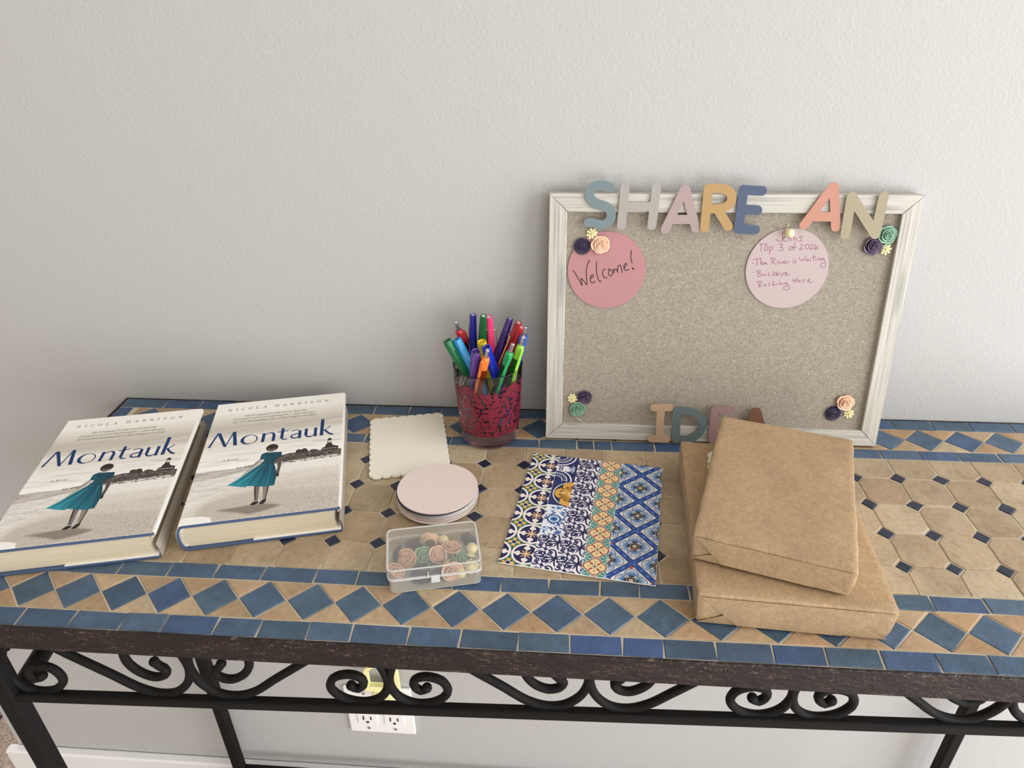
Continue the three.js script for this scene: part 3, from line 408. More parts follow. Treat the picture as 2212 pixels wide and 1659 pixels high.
    // band C (and the lower end of B): white with dark blue scrolls
    const scrolls = (x0, x1, y0, y1) => { g.save(); g.beginPath(); g.rect(x0, y0, x1 - x0, y1 - y0); g.clip(); g.fillStyle = '#ece7ee'; g.fillRect(x0, y0, x1 - x0, y1 - y0);
      for (let y = y0 - 80; y < y1 + 80; y += 152) for (let x = x0 - 10; x < x1 + 120; x += 150) {
        for (let i = 0; i < 4; i++) { const a = i * Math.PI / 2; hook(x, y, a + 0.25, 44, '#1b1d4c', 11, 1); if (i % 2) hook(x, y, a + 0.75, 38, '#1b1d4c', 9, -1); leaf(x, y, a + 0.5, 64, 10, '#1b1d4c'); hook(x + 75, y + 76, a + 0.15, 34, '#20255a', 7, i % 2 ? 1 : -1); }
        for (let i = 0; i < 5; i++) { leaf(x + 118, y + 36, 2.2 + i * 0.45, 38, 6, i % 2 ? '#2b4a94' : '#20255a'); leaf(x + 30, y + 112, -0.9 + i * 0.45, 34, 6, i % 2 ? '#2b4a94' : '#20255a'); }
        g.fillStyle = '#1b1d4c'; g.beginPath(); g.arc(x, y, 13, 0, 7); g.fill(); g.beginPath(); g.arc(x + 75, y + 76, 12, 0, 7); g.fill(); }
      g.restore(); };
    scrolls(364, 536, 0, 1222); scrolls(214, 366, 890, 1222);
    // band D: teal with apricot quatrefoils
    g.save(); g.beginPath(); g.rect(535, 0, 156, h); g.clip(); g.fillStyle = '#4f9c95'; g.fillRect(535, 0, 156, h);
    for (let k = -1; k < 9; k++) { const y = 46 + 155.5 * k, x = 613; for (const s of [-1, 1]) for (let i = 0; i < 9; i++) leaf(x + s * 82, y + 78, (s > 0 ? Math.PI : 0) + (i - 4) * 0.33, 56, 5, i % 2 ? '#dfe7dc' : '#1f6f6b'); g.fillStyle = '#efe6dc'; for (const s of [-1, 1]) { g.beginPath(); g.arc(x + s * 82, y + 78, 12, 0, 7); g.fill(); } for (const [r, c] of [[44, '#eee6da'], [40, '#8e3425'], [33, '#efd3a4']]) for (let i = 0; i < 4; i++) { g.fillStyle = c; g.beginPath(); g.arc(x + Math.cos(i * 1.5708) * 36, y + Math.sin(i * 1.5708) * 36, r, 0, 7); g.fill(); } for (let i = 0; i < 4; i++) leaf(x + Math.cos(i * 1.5708 + 0.785) * 16, y + Math.sin(i * 1.5708 + 0.785) * 16, i * 1.5708 + 0.785, 34, 12, '#94301f'); for (let i = 0; i < 4; i++) { g.fillStyle = '#c9a469'; g.beginPath(); g.arc(x + Math.cos(i * 1.5708) * 38, y + Math.sin(i * 1.5708) * 38, 8, 0, 7); g.fill(); leaf(x, y, i * 1.5708, 22, 6, '#3c7f78'); } g.fillStyle = '#2c3a5a'; g.beginPath(); g.arc(x, y, 6, 0, 7); g.fill(); } g.restore();
    // band E: blue lattice with fans
    g.save(); g.beginPath(); g.rect(691, 0, 309, h); g.clip(); g.fillStyle = '#eeeeec'; g.fillRect(691, 0, 309, h);
    const fan = (x, y, a) => { g.save(); g.translate(x, y); g.rotate(a); g.strokeStyle = '#2b2220'; g.lineWidth = 4; g.fillStyle = '#dde7ef'; g.beginPath(); g.arc(58, 0, 42, 0, 7); g.fill(); g.stroke(); for (let i = 0; i < 9; i++) leaf(30, 0, (i - 4) * 0.27, 68, 7, i % 2 ? '#2d57a2' : '#4f88bf'); for (const f of [1, -1]) { hook(16, 0, f * 0.5, 14, '#2b2220', 5, f); leaf(8, f * 6, f * 1.0, 34, 7, '#2b2220'); } g.restore(); };
    for (let k = -1; k < 5; k++) for (const [x, y] of [[847, 278 + 311 * k], [691, 122 + 311 * k], [1003, 122 + 311 * k]]) { for (let i = 0; i < 4; i++) fan(x, y, i * Math.PI / 2); for (let i = 0; i < 8; i++) leaf(x, y, i * 0.785 + 0.39, 54, 6, '#3a3029'); g.strokeStyle = '#2b2220'; g.lineWidth = 5; g.fillStyle = '#cdbcae'; g.beginPath(); g.arc(x, y, 17, 0, 7); g.fill(); g.stroke(); }
    const lat = (a, b) => { g.lineCap = 'butt'; for (const [c, lw] of [['#12245e', 40], ['#234a9c', 32], ['#2f5fb4', 16]]) { g.strokeStyle = c; g.lineWidth = lw; g.beginPath(); g.moveTo(...a); g.lineTo(...b); g.stroke(); } const n = 7; for (let i = 0; i < n; i++) { const k = (i + 0.5) / n; g.fillStyle = i % 2 ? '#12245e' : '#86a6d6'; g.beginPath(); g.arc(a[0] + (b[0] - a[0]) * k, a[1] + (b[1] - a[1]) * k, 6, 0, 7); g.fill(); } };
    for (let k = -1; k < 5; k++) { const y = 122 + 311 * k; lat([691, y + 156], [847, y]); lat([847, y], [1003, y + 156]); lat([691, y + 156], [847, y + 311]); lat([847, y + 311], [1003, y + 156]); }
    for (const [x, y, r] of [[842, 1095, 15], [840, 930, 14], [700, 900, 9], [980, 1208, 9], [700, 1080, 8]]) { g.fillStyle = '#b5562c'; g.beginPath(); g.ellipse(x, y, r * 0.7, r, 0.3, 0, 7); g.fill(); }
    g.restore();
    g.strokeStyle = '#d9d2cc'; g.lineWidth = 3; for (const x of [213, 536, 690]) { g.beginPath(); g.moveTo(x, 0); g.lineTo(x, h); g.stroke(); }
  });
  const o = thing('tile_print_sheet', 'sheet printed with blue, orange and teal tile patterns lying on the table', 'print', [0.1904, 0.0004, 0.1147], -8.2 * Math.PI / 180);
  const W = 0.1362, L = 0.1664;
  part('backing', rbox(W, 0.0012, L, 0.0005, 0, 0.0006, 0), std('#e8e4dd', 0.7), o);
  part('printed_face', uvBy(clean(box(W - 0.0008, 0.0003, L - 0.0008, 0, 0.00135, 0)), (x, y, z) => [x / W + 0.5, 0.5 - z / L]), phys('#ffffff', 0.45, { map: art }), o);
}

// ---------------------------------------------------------------- linen pin board leaning on the wall
const BOARD_O = new THREE.Vector3(0.1466, 0.0027, -0.0043), BW = 0.3534, BH = 0.262;
const BOARD_Q = new THREE.Quaternion().setFromEuler(new THREE.Euler(-9.2 * Math.PI / 180, 0.594 * Math.PI / 180, 0, 'YXZ'));
const onBoard = (u, v, w) => new THREE.Vector3(u, v, w).applyQuaternion(BOARD_Q).add(BOARD_O);
{
  const o = thing('pin_board', 'linen pin board in a whitewashed wood frame leaning against the wall', 'board'); o.position.copy(BOARD_O); o.quaternion.copy(BOARD_Q);
  const f = 0.0178, d = 0.0175;
  const rail = (pts, along) => { const s = new THREE.Shape(); pts.forEach(([x, y], i) => (i ? s.lineTo(x, y) : s.moveTo(x, y))); s.closePath(); const g = new THREE.ExtrudeGeometry(s, { depth: d - 0.0012, bevelEnabled: true, bevelSize: 0.0006, bevelThickness: 0.0006, bevelSegments: 1 }).translate(0, 0, -d + 0.0006); const k = rnd(); return uvBy(clean(g), (x, y, z) => (along ? [x * 4 + k, (y + z) * 9] : [y * 4 + k, (x + z) * 9])); };
  const e = 0.0006, W = BW, H = BH;
  part('frame_rail', rail([[e, e], [W - e, e], [W - f - e, f - e], [f + e, f - e]], true), woodMat, o);
  part('frame_rail', rail([[e, H - e], [f + e, H - f + e], [W - f - e, H - f + e], [W - e, H - e]], true), woodMat, o);
  part('frame_rail', rail([[e, e * 2], [f - e, f + e], [f - e, H - f - e], [e, H - e * 2]], false), woodMat, o);
  part('frame_rail', rail([[W - e, e * 2], [W - e, H - e * 2], [W - f + e, H - f - e], [W - f + e, f + e]], false), woodMat, o);
  part('linen_panel', uvBy(clean(box(W - 2 * f + 0.004, H - 2 * f + 0.004, 0.006, W / 2, H / 2, -0.008)), (x, y) => [x / W, y / H]), linenMat, o);
  const th = new THREE.CatmullRomCurve3([[0.0315, 0.0255, -0.0046], [0.034, 0.0235, -0.0036], [0.038, 0.0215, -0.003], [0.041, 0.0192, -0.0034]].map((p) => new THREE.Vector3(...p)));
  part('loose_thread', new THREE.TubeGeometry(th, 14, 0.00022, 5), std('#efe9dc', 0.9), o);
  const th2 = new THREE.CatmullRomCurve3([[0.2305, 0.2285, -0.0046], [0.2312, 0.231, -0.0036], [0.2318, 0.2325, -0.003], [0.2305, 0.2345, -0.004]].map((p) => new THREE.Vector3(...p)));
  part('loose_thread', new THREE.TubeGeometry(th2, 14, 0.0003, 5), std('#efe9dc', 0.9), o);
}
function placeOnBoard(o, u, v, w, spin = 0) { o.position.copy(onBoard(u, v, w)); o.quaternion.copy(BOARD_Q).multiply(new THREE.Quaternion().setFromAxisAngle(new THREE.Vector3(0, 0, 1), spin)); return o; }

// die-cut card letters: round-ended strokes
{
  const TH = 0.0009;
  // outline of a set of round-ended strokes: contour of the distance to their centre lines
  function letterGeo(strokes, hw) {
    const segs = []; for (const st of strokes) { const c = st.length > 2 ? new THREE.CatmullRomCurve3(st.map(([x, y]) => new THREE.Vector3(x, y, 0)), false, 'centripetal').getPoints(st.length * 5) : st.map(([x, y]) => new THREE.Vector3(x, y, 0)); for (let i = 0; i + 1 < c.length; i++) segs.push([c[i].x, c[i].y, c[i + 1].x, c[i + 1].y]); }
    const dist = (x, y) => { let m = 9; for (const [a, b, c, d] of segs) { const ex = c - a, ey = d - b, t = Math.max(0, Math.min(1, ((x - a) * ex + (y - b) * ey) / (ex * ex + ey * ey || 1e-12))); m = Math.min(m, Math.hypot(x - a - ex * t, y - b - ey * t)); } return m - hw; };
    const xs = segs.flatMap((q) => [q[0], q[2]]), ys = segs.flatMap((q) => [q[1], q[3]]), S = 0.0004, x0 = Math.min(...xs) - hw - 2 * S, y0 = Math.min(...ys) - hw - 2 * S, nx = Math.ceil((Math.max(...xs) + hw + 2 * S - x0) / S) + 1, ny = Math.ceil((Math.max(...ys) + hw + 2 * S - y0) / S) + 1;
    const F = new Float32Array(nx * ny); for (let j = 0; j < ny; j++) for (let i = 0; i < nx; i++) F[j * nx + i] = dist(x0 + i * S, y0 + j * S) || 1e-9;
    const next = new Map(), P = new Map(); // walk the cells, card on the left of every step
    const cross = (i, j, k, l) => { const a = F[j * nx + i], b = F[l * nx + k], t = a / (a - b), key = (Math.min(i, k) + Math.min(j, l) * nx) * 2 + (j === l ? 0 : 1); P.set(key, [x0 + (i + (k - i) * t) * S, y0 + (j + (l - j) * t) * S]); return key; };
    for (let j = 0; j + 1 < ny; j++) for (let i = 0; i + 1 < nx; i++) {
      const cs = [[i, j], [i + 1, j], [i + 1, j + 1], [i, j + 1]], inside = cs.map(([a, b]) => F[b * nx + a] < 0), from = [], to = [];
      for (let e = 0; e < 4; e++) { const a = cs[e], b = cs[(e + 1) % 4]; if (inside[e] !== inside[(e + 1) % 4]) (inside[e] ? from : to).push(cross(...a, ...b)); }
      for (let e = 0; e < from.length; e++) next.set(from[e], to[e]);
    }
    const loops = []; while (next.size) { const k0 = next.keys().next().value, L = []; let k = k0; do { L.push(P.get(k)); const n = next.get(k); next.delete(k); k = n; } while (k !== undefined && k !== k0 && next.has(k)); if (L.length > 8) loops.push(L.filter((q, n) => n % 2 === 0)); }
    const area = (L) => L.reduce((s, p, n) => { const q = L[(n + 1) % L.length]; return s + p[0] * q[1] - q[0] * p[1]; }, 0);
    loops.sort((a, b) => Math.abs(area(b)) - Math.abs(area(a)));
    const path = (T, L) => { const q = new T(); L.forEach(([x, y], n) => (n ? q.lineTo(x, y) : q.moveTo(x, y))); q.closePath(); return q; };
    const sh = path(THREE.Shape, loops[0]); for (const L of loops.slice(1)) sh.holes.push(path(THREE.Path, L));
    return new THREE.ExtrudeGeometry(sh, { depth: TH, bevelEnabled: false });
  }
  const letter = (label, color, u0, v0, w, hw, strokes) => {
    const g = letterGeo(strokes.map((st) => st.map(([x, y]) => [x - u0, y - v0])), hw);
    const m = new THREE.Mesh(g, std(color, 0.62)); m.name = numbered('card_letter'); scene.add(m); placeOnBoard(m, u0, v0, w); tag(m, label, 'letter', 'card letters on the pin board');
  };
  letter('slate grey card letter S at the upper left of the pin board frame', '#6c7b7f', 0.048, 0.25, 0.0012, 0.0044, [[[0.0576, 0.2679], [0.0527, 0.2693], [0.0465, 0.2696], [0.0413, 0.2674], [0.0388, 0.2631], [0.0395, 0.2579], [0.0436, 0.2536], [0.0499, 0.251], [0.0562, 0.2489], [0.06, 0.2441], [0.0599, 0.2379], [0.056, 0.2335], [0.0498, 0.2325], [0.0426, 0.2343], [0.0386, 0.2342]]]);
  letter('pale grey card letter H on the pin board frame', '#9c9791', 0.087, 0.25, 0.0012, 0.0043, [[[0.0724, 0.2684], [0.0709, 0.2318]], [[0.1022, 0.2681], [0.1002, 0.232]], [[0.0739, 0.2498], [0.0995, 0.25]]]);
  letter('dusty pink card letter A on the pin board frame beside the H', '#9f8b8b', 0.129, 0.25, 0.0013, 0.0043, [[[0.1288, 0.2661], [0.1134, 0.2286]], [[0.1297, 0.2661], [0.1425, 0.2297]], [[0.1188, 0.2379], [0.1391, 0.238]]]);
  letter('mustard card letter R on the pin board frame', '#a68655', 0.16, 0.25, 0.0024, 0.0043, [[[0.1508, 0.267], [0.1508, 0.2302]], [[0.1508, 0.267], [0.1633, 0.2673], [0.1705, 0.2646], [0.1736, 0.2595], [0.1725, 0.2535], [0.1669, 0.2495], [0.1513, 0.2481]], [[0.1619, 0.2473], [0.1731, 0.2317]]]);
  letter('dark blue card letter E ending the first word on the pin board frame', '#424f69', 0.192, 0.25, 0.0013, 0.0044, [[[0.1841, 0.2663], [0.1834, 0.2291]], [[0.185, 0.2659], [0.2014, 0.2651]], [[0.184, 0.2475], [0.1993, 0.2471]], [[0.1834, 0.2291], [0.1993, 0.2285]]]);
  letter('coral card letter A near the upper right of the pin board', '#b37f6c', 0.26, 0.25, 0.0013, 0.0044, [[[0.2662, 0.2689], [0.245, 0.2336]], [[0.2675, 0.2689], [0.2748, 0.2319]], [[0.2536, 0.2416], [0.2717, 0.2414]]]);
  letter('khaki card letter N at the upper right of the pin board', '#988d74', 0.3, 0.24, 0.0024, 0.0046, [[[0.2845, 0.2604], [0.2844, 0.2247]], [[0.2845, 0.2604], [0.3124, 0.2255]], [[0.3139, 0.2609], [0.3124, 0.2255]]]);
  letter('peach card letter I at the bottom of the pin board', '#b09378', 0.123, 0.022, 0.0024, 0.0041, [[[0.1227, 0.0412], [0.1232, 0.0042]], [[0.1153, 0.0407], [0.1315, 0.0411]], [[0.1149, 0.0041], [0.1313, 0.004]]]);
  letter('grey-green card letter D at the bottom of the pin board', '#5c6b6c', 0.153, 0.02, 0.0012, 0.0043, [[[0.14, 0.0366], [0.1408, 0.0047]], [[0.14, 0.0366], [0.1534, 0.0369], [0.1622, 0.0329], [0.1675, 0.0252], [0.1679, 0.0174], [0.1636, 0.0093], [0.1562, 0.0043], [0.1409, 0.0041]]]);
  letter('mauve card letter E half hidden behind the upper parcel', '#917372', 0.188, 0.022, 0.0012, 0.0042, [[[0.1799, 0.0392], [0.1802, 0.0042]], [[0.1799, 0.0392], [0.1965, 0.0392]], [[0.1802, 0.0216], [0.1958, 0.0216]], [[0.1802, 0.0042], [0.1966, 0.0043]]]);
  letter('brown card letter A of which only the tip shows behind the parcel', '#6b4631', 0.223, 0.022, 0.0012, 0.0046, [[[0.2217, 0.0379], [0.2132, 0.0051]], [[0.2234, 0.0379], [0.2357, 0.0057]], [[0.2176, 0.0155], [0.231, 0.0159]]]);
}

// round notes with handwriting
{
  const pen = (g, strokes, color, lw) => { g.strokeStyle = color; g.lineWidth = lw; g.lineCap = 'round'; g.lineJoin = 'round'; for (const s of strokes) { g.beginPath(); g.moveTo(s[0], s[1]); if (s.length < 4) g.lineTo(s[0] + 6, s[1] + 2); else if (s.length === 4) g.lineTo(s[2], s[3]); else { let i = 2; for (; i < s.length - 2; i += 2) g.quadraticCurveTo(s[i], s[i + 1], (s[i] + s[i + 2]) / 2, (s[i + 1] + s[i + 3]) / 2); g.lineTo(s[i], s[i + 1]); } g.stroke(); } };
  const note = (label, radius, u, v, w, paper, draw) => {
    const N = 640, o = thing('round_note', label, 'note', undefined, 0, 'round notes pinned to the board'); placeOnBoard(o, u, v, w);
    part('paper_disc', new THREE.CylinderGeometry(radius, radius, 0.0007, 72).rotateX(Math.PI / 2).translate(0, 0, 0.00035), std(paper, 0.8), o);
    const tex = canvasTex(N, N, (g) => { g.fillStyle = paper; g.fillRect(0, 0, N, N); draw(g, N / (2 * radius)); });
    part('written_face', uvBy(clean(new THREE.CircleGeometry(radius - 0.0002, 72).translate(0, 0, 0.00078)), (x, y) => [x / (2 * radius) + 0.5, y / (2 * radius) + 0.5]), std('#ffffff', 0.8, { map: tex }), o);
  };
  // strokes are in units of the paper's own sketch grid, brought to metres by each note's scale
  note('dusty rose round note with a handwritten greeting, upper left of the pin board', 0.0390, 0.0587, 0.1862, -0.0046, '#ad7c7e', (g, k) => {
    const s = 1 / 7.9, a = 0.000463 * s * k, b = 0.0000217 * s * k, c = -0.0000054 * s * k, d = 0.00047 * s * k, X = 711, Y = 900.6;
    g.setTransform(a, c, b, d, 320 - a * X - b * Y, 320 - c * X - d * Y);
    pen(g, [[145, 905, 230, 1040, 303, 1195, 270, 1040, 280, 1035, 340, 1110, 380, 1165, 365, 1000, 370, 830, 425, 722], [430, 1050, 485, 1010, 490, 975, 455, 980, 425, 1040, 440, 1105, 480, 1118, 515, 1090], [543, 760, 535, 850, 545, 960, 570, 1065, 600, 1098, 622, 1080], [690, 875, 655, 885, 640, 960, 665, 1025, 718, 1030], [770, 880, 740, 920, 755, 995, 792, 1002, 820, 950, 790, 885, 738, 882], [828, 880, 846, 975, 838, 900, 870, 875, 892, 900, 905, 950, 898, 890, 915, 815, 948, 808, 967, 860, 978, 935], [1008, 862, 1060, 812, 1052, 778, 1012, 800, 1005, 875, 1042, 908, 1092, 880], [1133, 565, 1120, 650, 1125, 720, 1147, 772]], '#241a1e', 15); pen(g, [[1160, 868]], '#241a1e', 34);
  });
  note('pale pink round note with a handwritten list, upper right of the pin board', 0.0400, 0.2363, 0.1897, -0.0046, '#b3a3a2', (g, k) => {
    const s = 1 / 11.06, a = 0.000449 * s * k, b = 0.0000615 * s * k, c = -0.000005 * s * k, d = 0.000462 * s * k, X = 1106, Y = 1006;
    g.setTransform(a, c, b, d, 320 - a * X - b * Y, 320 - c * X - d * Y);
    pen(g, [[1000, 145, 1008, 260, 985, 350, 940, 368, 885, 345, 845, 310], [1010, 300, 1080, 262, 1060, 242, 1012, 260, 1005, 325, 1040, 362, 1105, 345], [1145, 262, 1150, 352], [1150, 295, 1195, 255, 1212, 352], [1265, 262, 1270, 352], [1270, 295, 1318, 255, 1337, 352], [1405, 178, 1400, 188], [1475, 245, 1415, 236, 1395, 272, 1455, 300, 1460, 345, 1385, 352],
      [445, 425, 640, 412], [500, 420, 490, 600], [600, 460, 568, 500, 575, 575, 612, 582, 655, 530, 642, 468, 600, 455], [690, 480, 695, 650], [695, 490, 742, 474, 785, 495, 770, 535, 700, 572],
      [905, 430, 960, 420, 1025, 430, 925, 500, 1005, 495, 1025, 550, 960, 580, 895, 570], [1190, 480, 1150, 510, 1160, 565, 1202, 562, 1240, 520, 1225, 478, 1190, 475], [1325, 400, 1280, 402, 1265, 480, 1265, 572], [1235, 495, 1330, 490],
      [1420, 440, 1462, 418, 1480, 450, 1398, 550, 1400, 550, 1495, 540], [1560, 440, 1525, 490, 1550, 535, 1612, 522, 1640, 460, 1600, 425, 1550, 440], [1660, 440, 1702, 418, 1715, 460, 1642, 540, 1645, 541, 1740, 535], [1780, 425, 1745, 480, 1758, 540, 1802, 548, 1840, 500, 1820, 466, 1785, 500, 1775, 540],
      [278, 870, 302, 865], [310, 785, 490, 760], [395, 775, 385, 930], [485, 770, 475, 905], [475, 875, 522, 832, 532, 870, 512, 918, 550, 890, 592, 850, 560, 905, 622, 842, 612, 892, 655, 900], [745, 770, 740, 892], [710, 762, 802, 735, 840, 780, 750, 832, 800, 870, 845, 908], [880, 820, 880, 892], [920, 815, 925, 885, 985, 875, 1002, 820, 1010, 862, 1062, 828, 1040, 815, 1022, 875, 1080, 885, 1090, 830, 1110, 852, 1165, 825],
      [1245, 815, 1240, 862], [1245, 768], [1320, 790, 1280, 798, 1312, 830, 1322, 860, 1270, 862], [1400, 725, 1415, 832, 1480, 760, 1495, 825, 1530, 750, 1555, 695], [1600, 765, 1560, 780, 1568, 830, 1612, 800, 1610, 768, 1615, 822], [1660, 770, 1665, 822], [1740, 675, 1735, 812], [1690, 742, 1790, 715], [1790, 760, 1795, 808], [1845, 750, 1850, 808], [1850, 772, 1885, 740, 1902, 802], [1970, 745, 1915, 760, 1922, 805, 1975, 780, 1985, 748, 2002, 830, 2030, 900, 2000, 965, 1948, 975, 1890, 930, 1920, 880, 1992, 850],
      [285, 1085], [400, 1060, 410, 1192], [365, 1052, 445, 1038, 480, 1080, 410, 1112, 490, 1128, 488, 1175, 410, 1192], [520, 1110, 520, 1175, 572, 1160, 580, 1110, 592, 1168], [690, 1100, 645, 1120, 658, 1170, 722, 1160], [775, 1050, 775, 1182], [850, 1080, 780, 1132, 810, 1150, 850, 1168], [850, 1150, 905, 1108, 870, 1092, 848, 1130, 880, 1164, 930, 1140], [940, 1085, 980, 1132], [1040, 1090, 960, 1202], [1050, 1132, 1115, 1090, 1080, 1075, 1056, 1132, 1100, 1164, 1168, 1135],
      [300, 1375], [425, 1310, 425, 1452], [380, 1327, 472, 1290, 510, 1335, 430, 1392, 470, 1420, 502, 1442], [585, 1375, 545, 1390, 558, 1415, 602, 1388, 605, 1412], [680, 1330, 670, 1422], [800, 1320, 740, 1335, 795, 1370, 738, 1405, 830, 1385], [850, 1360, 855, 1397], [925, 1288], [905, 1345, 905, 1388], [945, 1340, 945, 1392], [950, 1362, 995, 1330, 1012, 1392], [1100, 1325, 1045, 1345, 1058, 1380, 1112, 1345, 1122, 1390, 1165, 1450, 1150, 1505, 1080, 1516, 1008, 1480, 1040, 1430, 1132, 1400],
      [1265, 1240, 1280, 1342], [1345, 1215, 1335, 1332], [1230, 1282, 1380, 1275], [1420, 1280, 1380, 1300, 1388, 1330, 1432, 1300, 1435, 1322], [1490, 1270, 1500, 1332], [1500, 1292, 1525, 1262, 1560, 1265], [1590, 1312, 1655, 1270, 1640, 1246, 1600, 1290, 1620, 1326, 1702, 1320]], '#7a3358', 12);
  });
}

// ---------------------------------------------------------------- flower push pins
const pinParts = (() => {
  // a petal: a curved patch with thickness round the z axis; radii and heights run from root to lip
  function petal(span, r0, r1, z0, z1, lip, th = 0.06) {
    const NU = 7, NV = 5, pos = [], idx = [];
    for (const side of [0, 1]) for (let j = 0; j <= NV; j++) for (let i = 0; i <= NU; i++) { const u = 2 * i / NU - 1, v = j / NV, w = Math.pow(v, 0.7), a = u * span * (0.55 + 0.45 * Math.sin(v * 2.2)), edge = 1 - 0.22 * u * u * u * u * v - 0.08 * u * u * v; const r = (r0 + (r1 - r0) * w) * edge + lip * Math.pow(v, 4) - side * th, z = z0 + (z1 - z0) * Math.sin(v * 1.45) * (1 - 0.18 * u * u) - 0.10 * lip * Math.pow(v, 5) + side * 0.02; pos.push(Math.cos(a) * r, Math.sin(a) * r, z); }
    const n = (NU + 1) * (NV + 1), q = (a, b, c, d) => idx.push(a, b, c, b, d, c);
    for (let j = 0; j < NV; j++) for (let i = 0; i < NU; i++) { const k = j * (NU + 1) + i; q(k, k + 1, k + NU + 1, k + NU + 2); q(n + k + 1, n + k, n + k + NU + 2, n + k + NU + 1); }
    for (let i = 0; i < NU; i++) { const k = NV * (NU + 1) + i; q(k, k + 1, n + k, n + k + 1); } for (let j = 0; j < NV; j++) { const k = j * (NU + 1); q(k + NU + 1, k, n + k + NU + 1, n + k); const l = k + NU; q(l, l + NU + 1, n + l, n + l + NU + 1); }
    const g = new THREE.BufferGeometry(); g.setAttribute('position', new THREE.Float32BufferAttribute(pos, 3)); g.setIndex(idx); g.computeVertexNormals(); g.setAttribute('uv', new THREE.Float32BufferAttribute(new Float32Array(pos.length / 3 * 2), 2)); return g;
  }
  const P = { rose: [petal(0.92, 0.42, 0.99, 0.02, 0.36, 0.07, 0.07), petal(1.1, 0.30, 0.68, 0.12, 0.58, 0.04, 0.07), petal(1.3, 0.2, 0.44, 0.2, 0.70, 0.02, 0.06), petal(1.6, 0.1, 0.25, 0.25, 0.75, 0.01, 0.05)] };
  const sp = []; for (let i = 0; i <= 40; i++) { const a = i * 0.26, r = 0.02 + 0.0035 * i; sp.push(new THREE.Vector3(Math.cos(a) * r, Math.sin(a) * r, 0.70 - 0.002 * i)); }
  P.bud = merge([new THREE.TubeGeometry(new THREE.CatmullRomCurve3(sp), 60, 0.035, 6), lathe([[0, 0.68], [0.16, 0.62], [0.22, 0.3], [0.35, 0.05], [0, 0.05]], 14).rotateX(Math.PI / 2)]);
  P.base = lathe([[0, 0], [0.62, 0], [0.72, 0.05], [0.6, 0.12], [0, 0.2]], 18).rotateX(Math.PI / 2);
  const mum = []; [[0.95, 20, 0.10, 0.26], [0.80, 18, 0.22, 0.24], [0.64, 16, 0.34, 0.22], [0.47, 13, 0.44, 0.2], [0.31, 10, 0.52, 0.17], [0.16, 6, 0.58, 0.14]].forEach(([r, n, z, L], k) => { for (let i = 0; i < n; i++) { const g = new THREE.SphereGeometry(1, 7, 5).scale(L * 0.62, 0.115 - 0.008 * k, 0.05).rotateY(-0.42 - 0.15 * k).translate(r - L * 0.4, 0, z); mum.push(g.rotateZ((i + 0.5 * (k % 2)) / n * Math.PI * 2)); } });
  mum.push(lathe([[0, 0.5], [0.3, 0.42], [0.66, 0.12], [0.76, 0], [0, 0]], 20).rotateX(Math.PI / 2)); P.mum = merge(mum);
  const dz = []; for (const [n, r, z, s] of [[8, 0.72, 0.2, 1], [6, 0.42, 0.4, 0.75]]) for (let i = 0; i < n; i++) dz.push(new THREE.SphereGeometry(0.3 * s, 10, 7).scale(1.05, 0.82, 0.5).rotateY(-0.35).translate(r, 0, z).rotateZ(i / n * Math.PI * 2 + (n === 6 ? 0.3 : 0)));
  dz.push(lathe([[0, 0.3], [0.5, 0.25], [0.6, 0.0], [0, 0]], 14).rotateX(Math.PI / 2)); P.daisy = merge(dz); P.eye = new THREE.SphereGeometry(0.22, 12, 8).translate(0, 0, 0.5);
  P.shaft = bar([0, 0, -0.0085], [0, 0, 0], 0.0005, 6); P.disc = new THREE.CylinderGeometry(0.0045, 0.0045, 0.0006, 18).rotateX(Math.PI / 2);
  return P;
})();
const resin = (c) => phys(c, 0.32, { clearcoat: 0.35, clearcoatRoughness: 0.3 });
const resins = { peach: resin('#eec3a8'), green: resin('#7ca58c'), purple: resin('#4a3853'), navy: resin('#332c4a'), cream: resin('#efe6b4'), lilac: resin('#6a5a74') };
function makePin(kind, color, R, label, group, hanging) {
  const o = thing('flower_pin', label, 'push pin', undefined, 0, group), m = resins[color];
  const S = (g) => g.clone().scale(R, R, R * 0.82);
  if (kind === 'rose') {
    const cache = pinParts[color + R] ??= { rose: pinParts.rose.map(S), bud: S(pinParts.bud), base: S(pinParts.base) };
    [[5, 0], [4, 1], [3, 2], [2, 3]].forEach(([n, k]) => { for (let i = 0; i < n; i++) { const p = part('petal', cache.rose[k], m, o); p.rotation.z = (i + 0.37 * k) / n * Math.PI * 2; if (i % 2) { p.scale.set(0.94, 0.94, 1.06); } } });
    part('bud', cache.bud, m, o); part('flower_base', cache.base, m, o);
  } else if (kind === 'mum') part('petals', S(pinParts.mum), m, o);
  else if (kind === 'daisy') { part('petals', S(pinParts.daisy), m, o); part('flower_eye', S(pinParts.eye), resin('#e9dc8d'), o); }
  else { // ball-headed wooden pin
    part('pin_head', merge([new THREE.SphereGeometry(R, 20, 14).translate(0, 0, R * 1.25), lathe([[0, 0], [R * 0.85, 0], [R * 0.9, R * 0.12], [R * 0.45, R * 0.35], [R * 0.45, R * 0.7], [0, R * 0.7]], 18).rotateX(Math.PI / 2)]), m, o);
  }
  if (hanging) part('pin_disc', pinParts.disc, std('#8f8b82', 0.4, { metalness: 0.7 }), o);
  part('pin_shaft', hanging ? pinParts.shaft : bar([0, 0, -0.0025], [0, 0, 0.001], 0.0005, 6), chrome, o);
  return o;
}
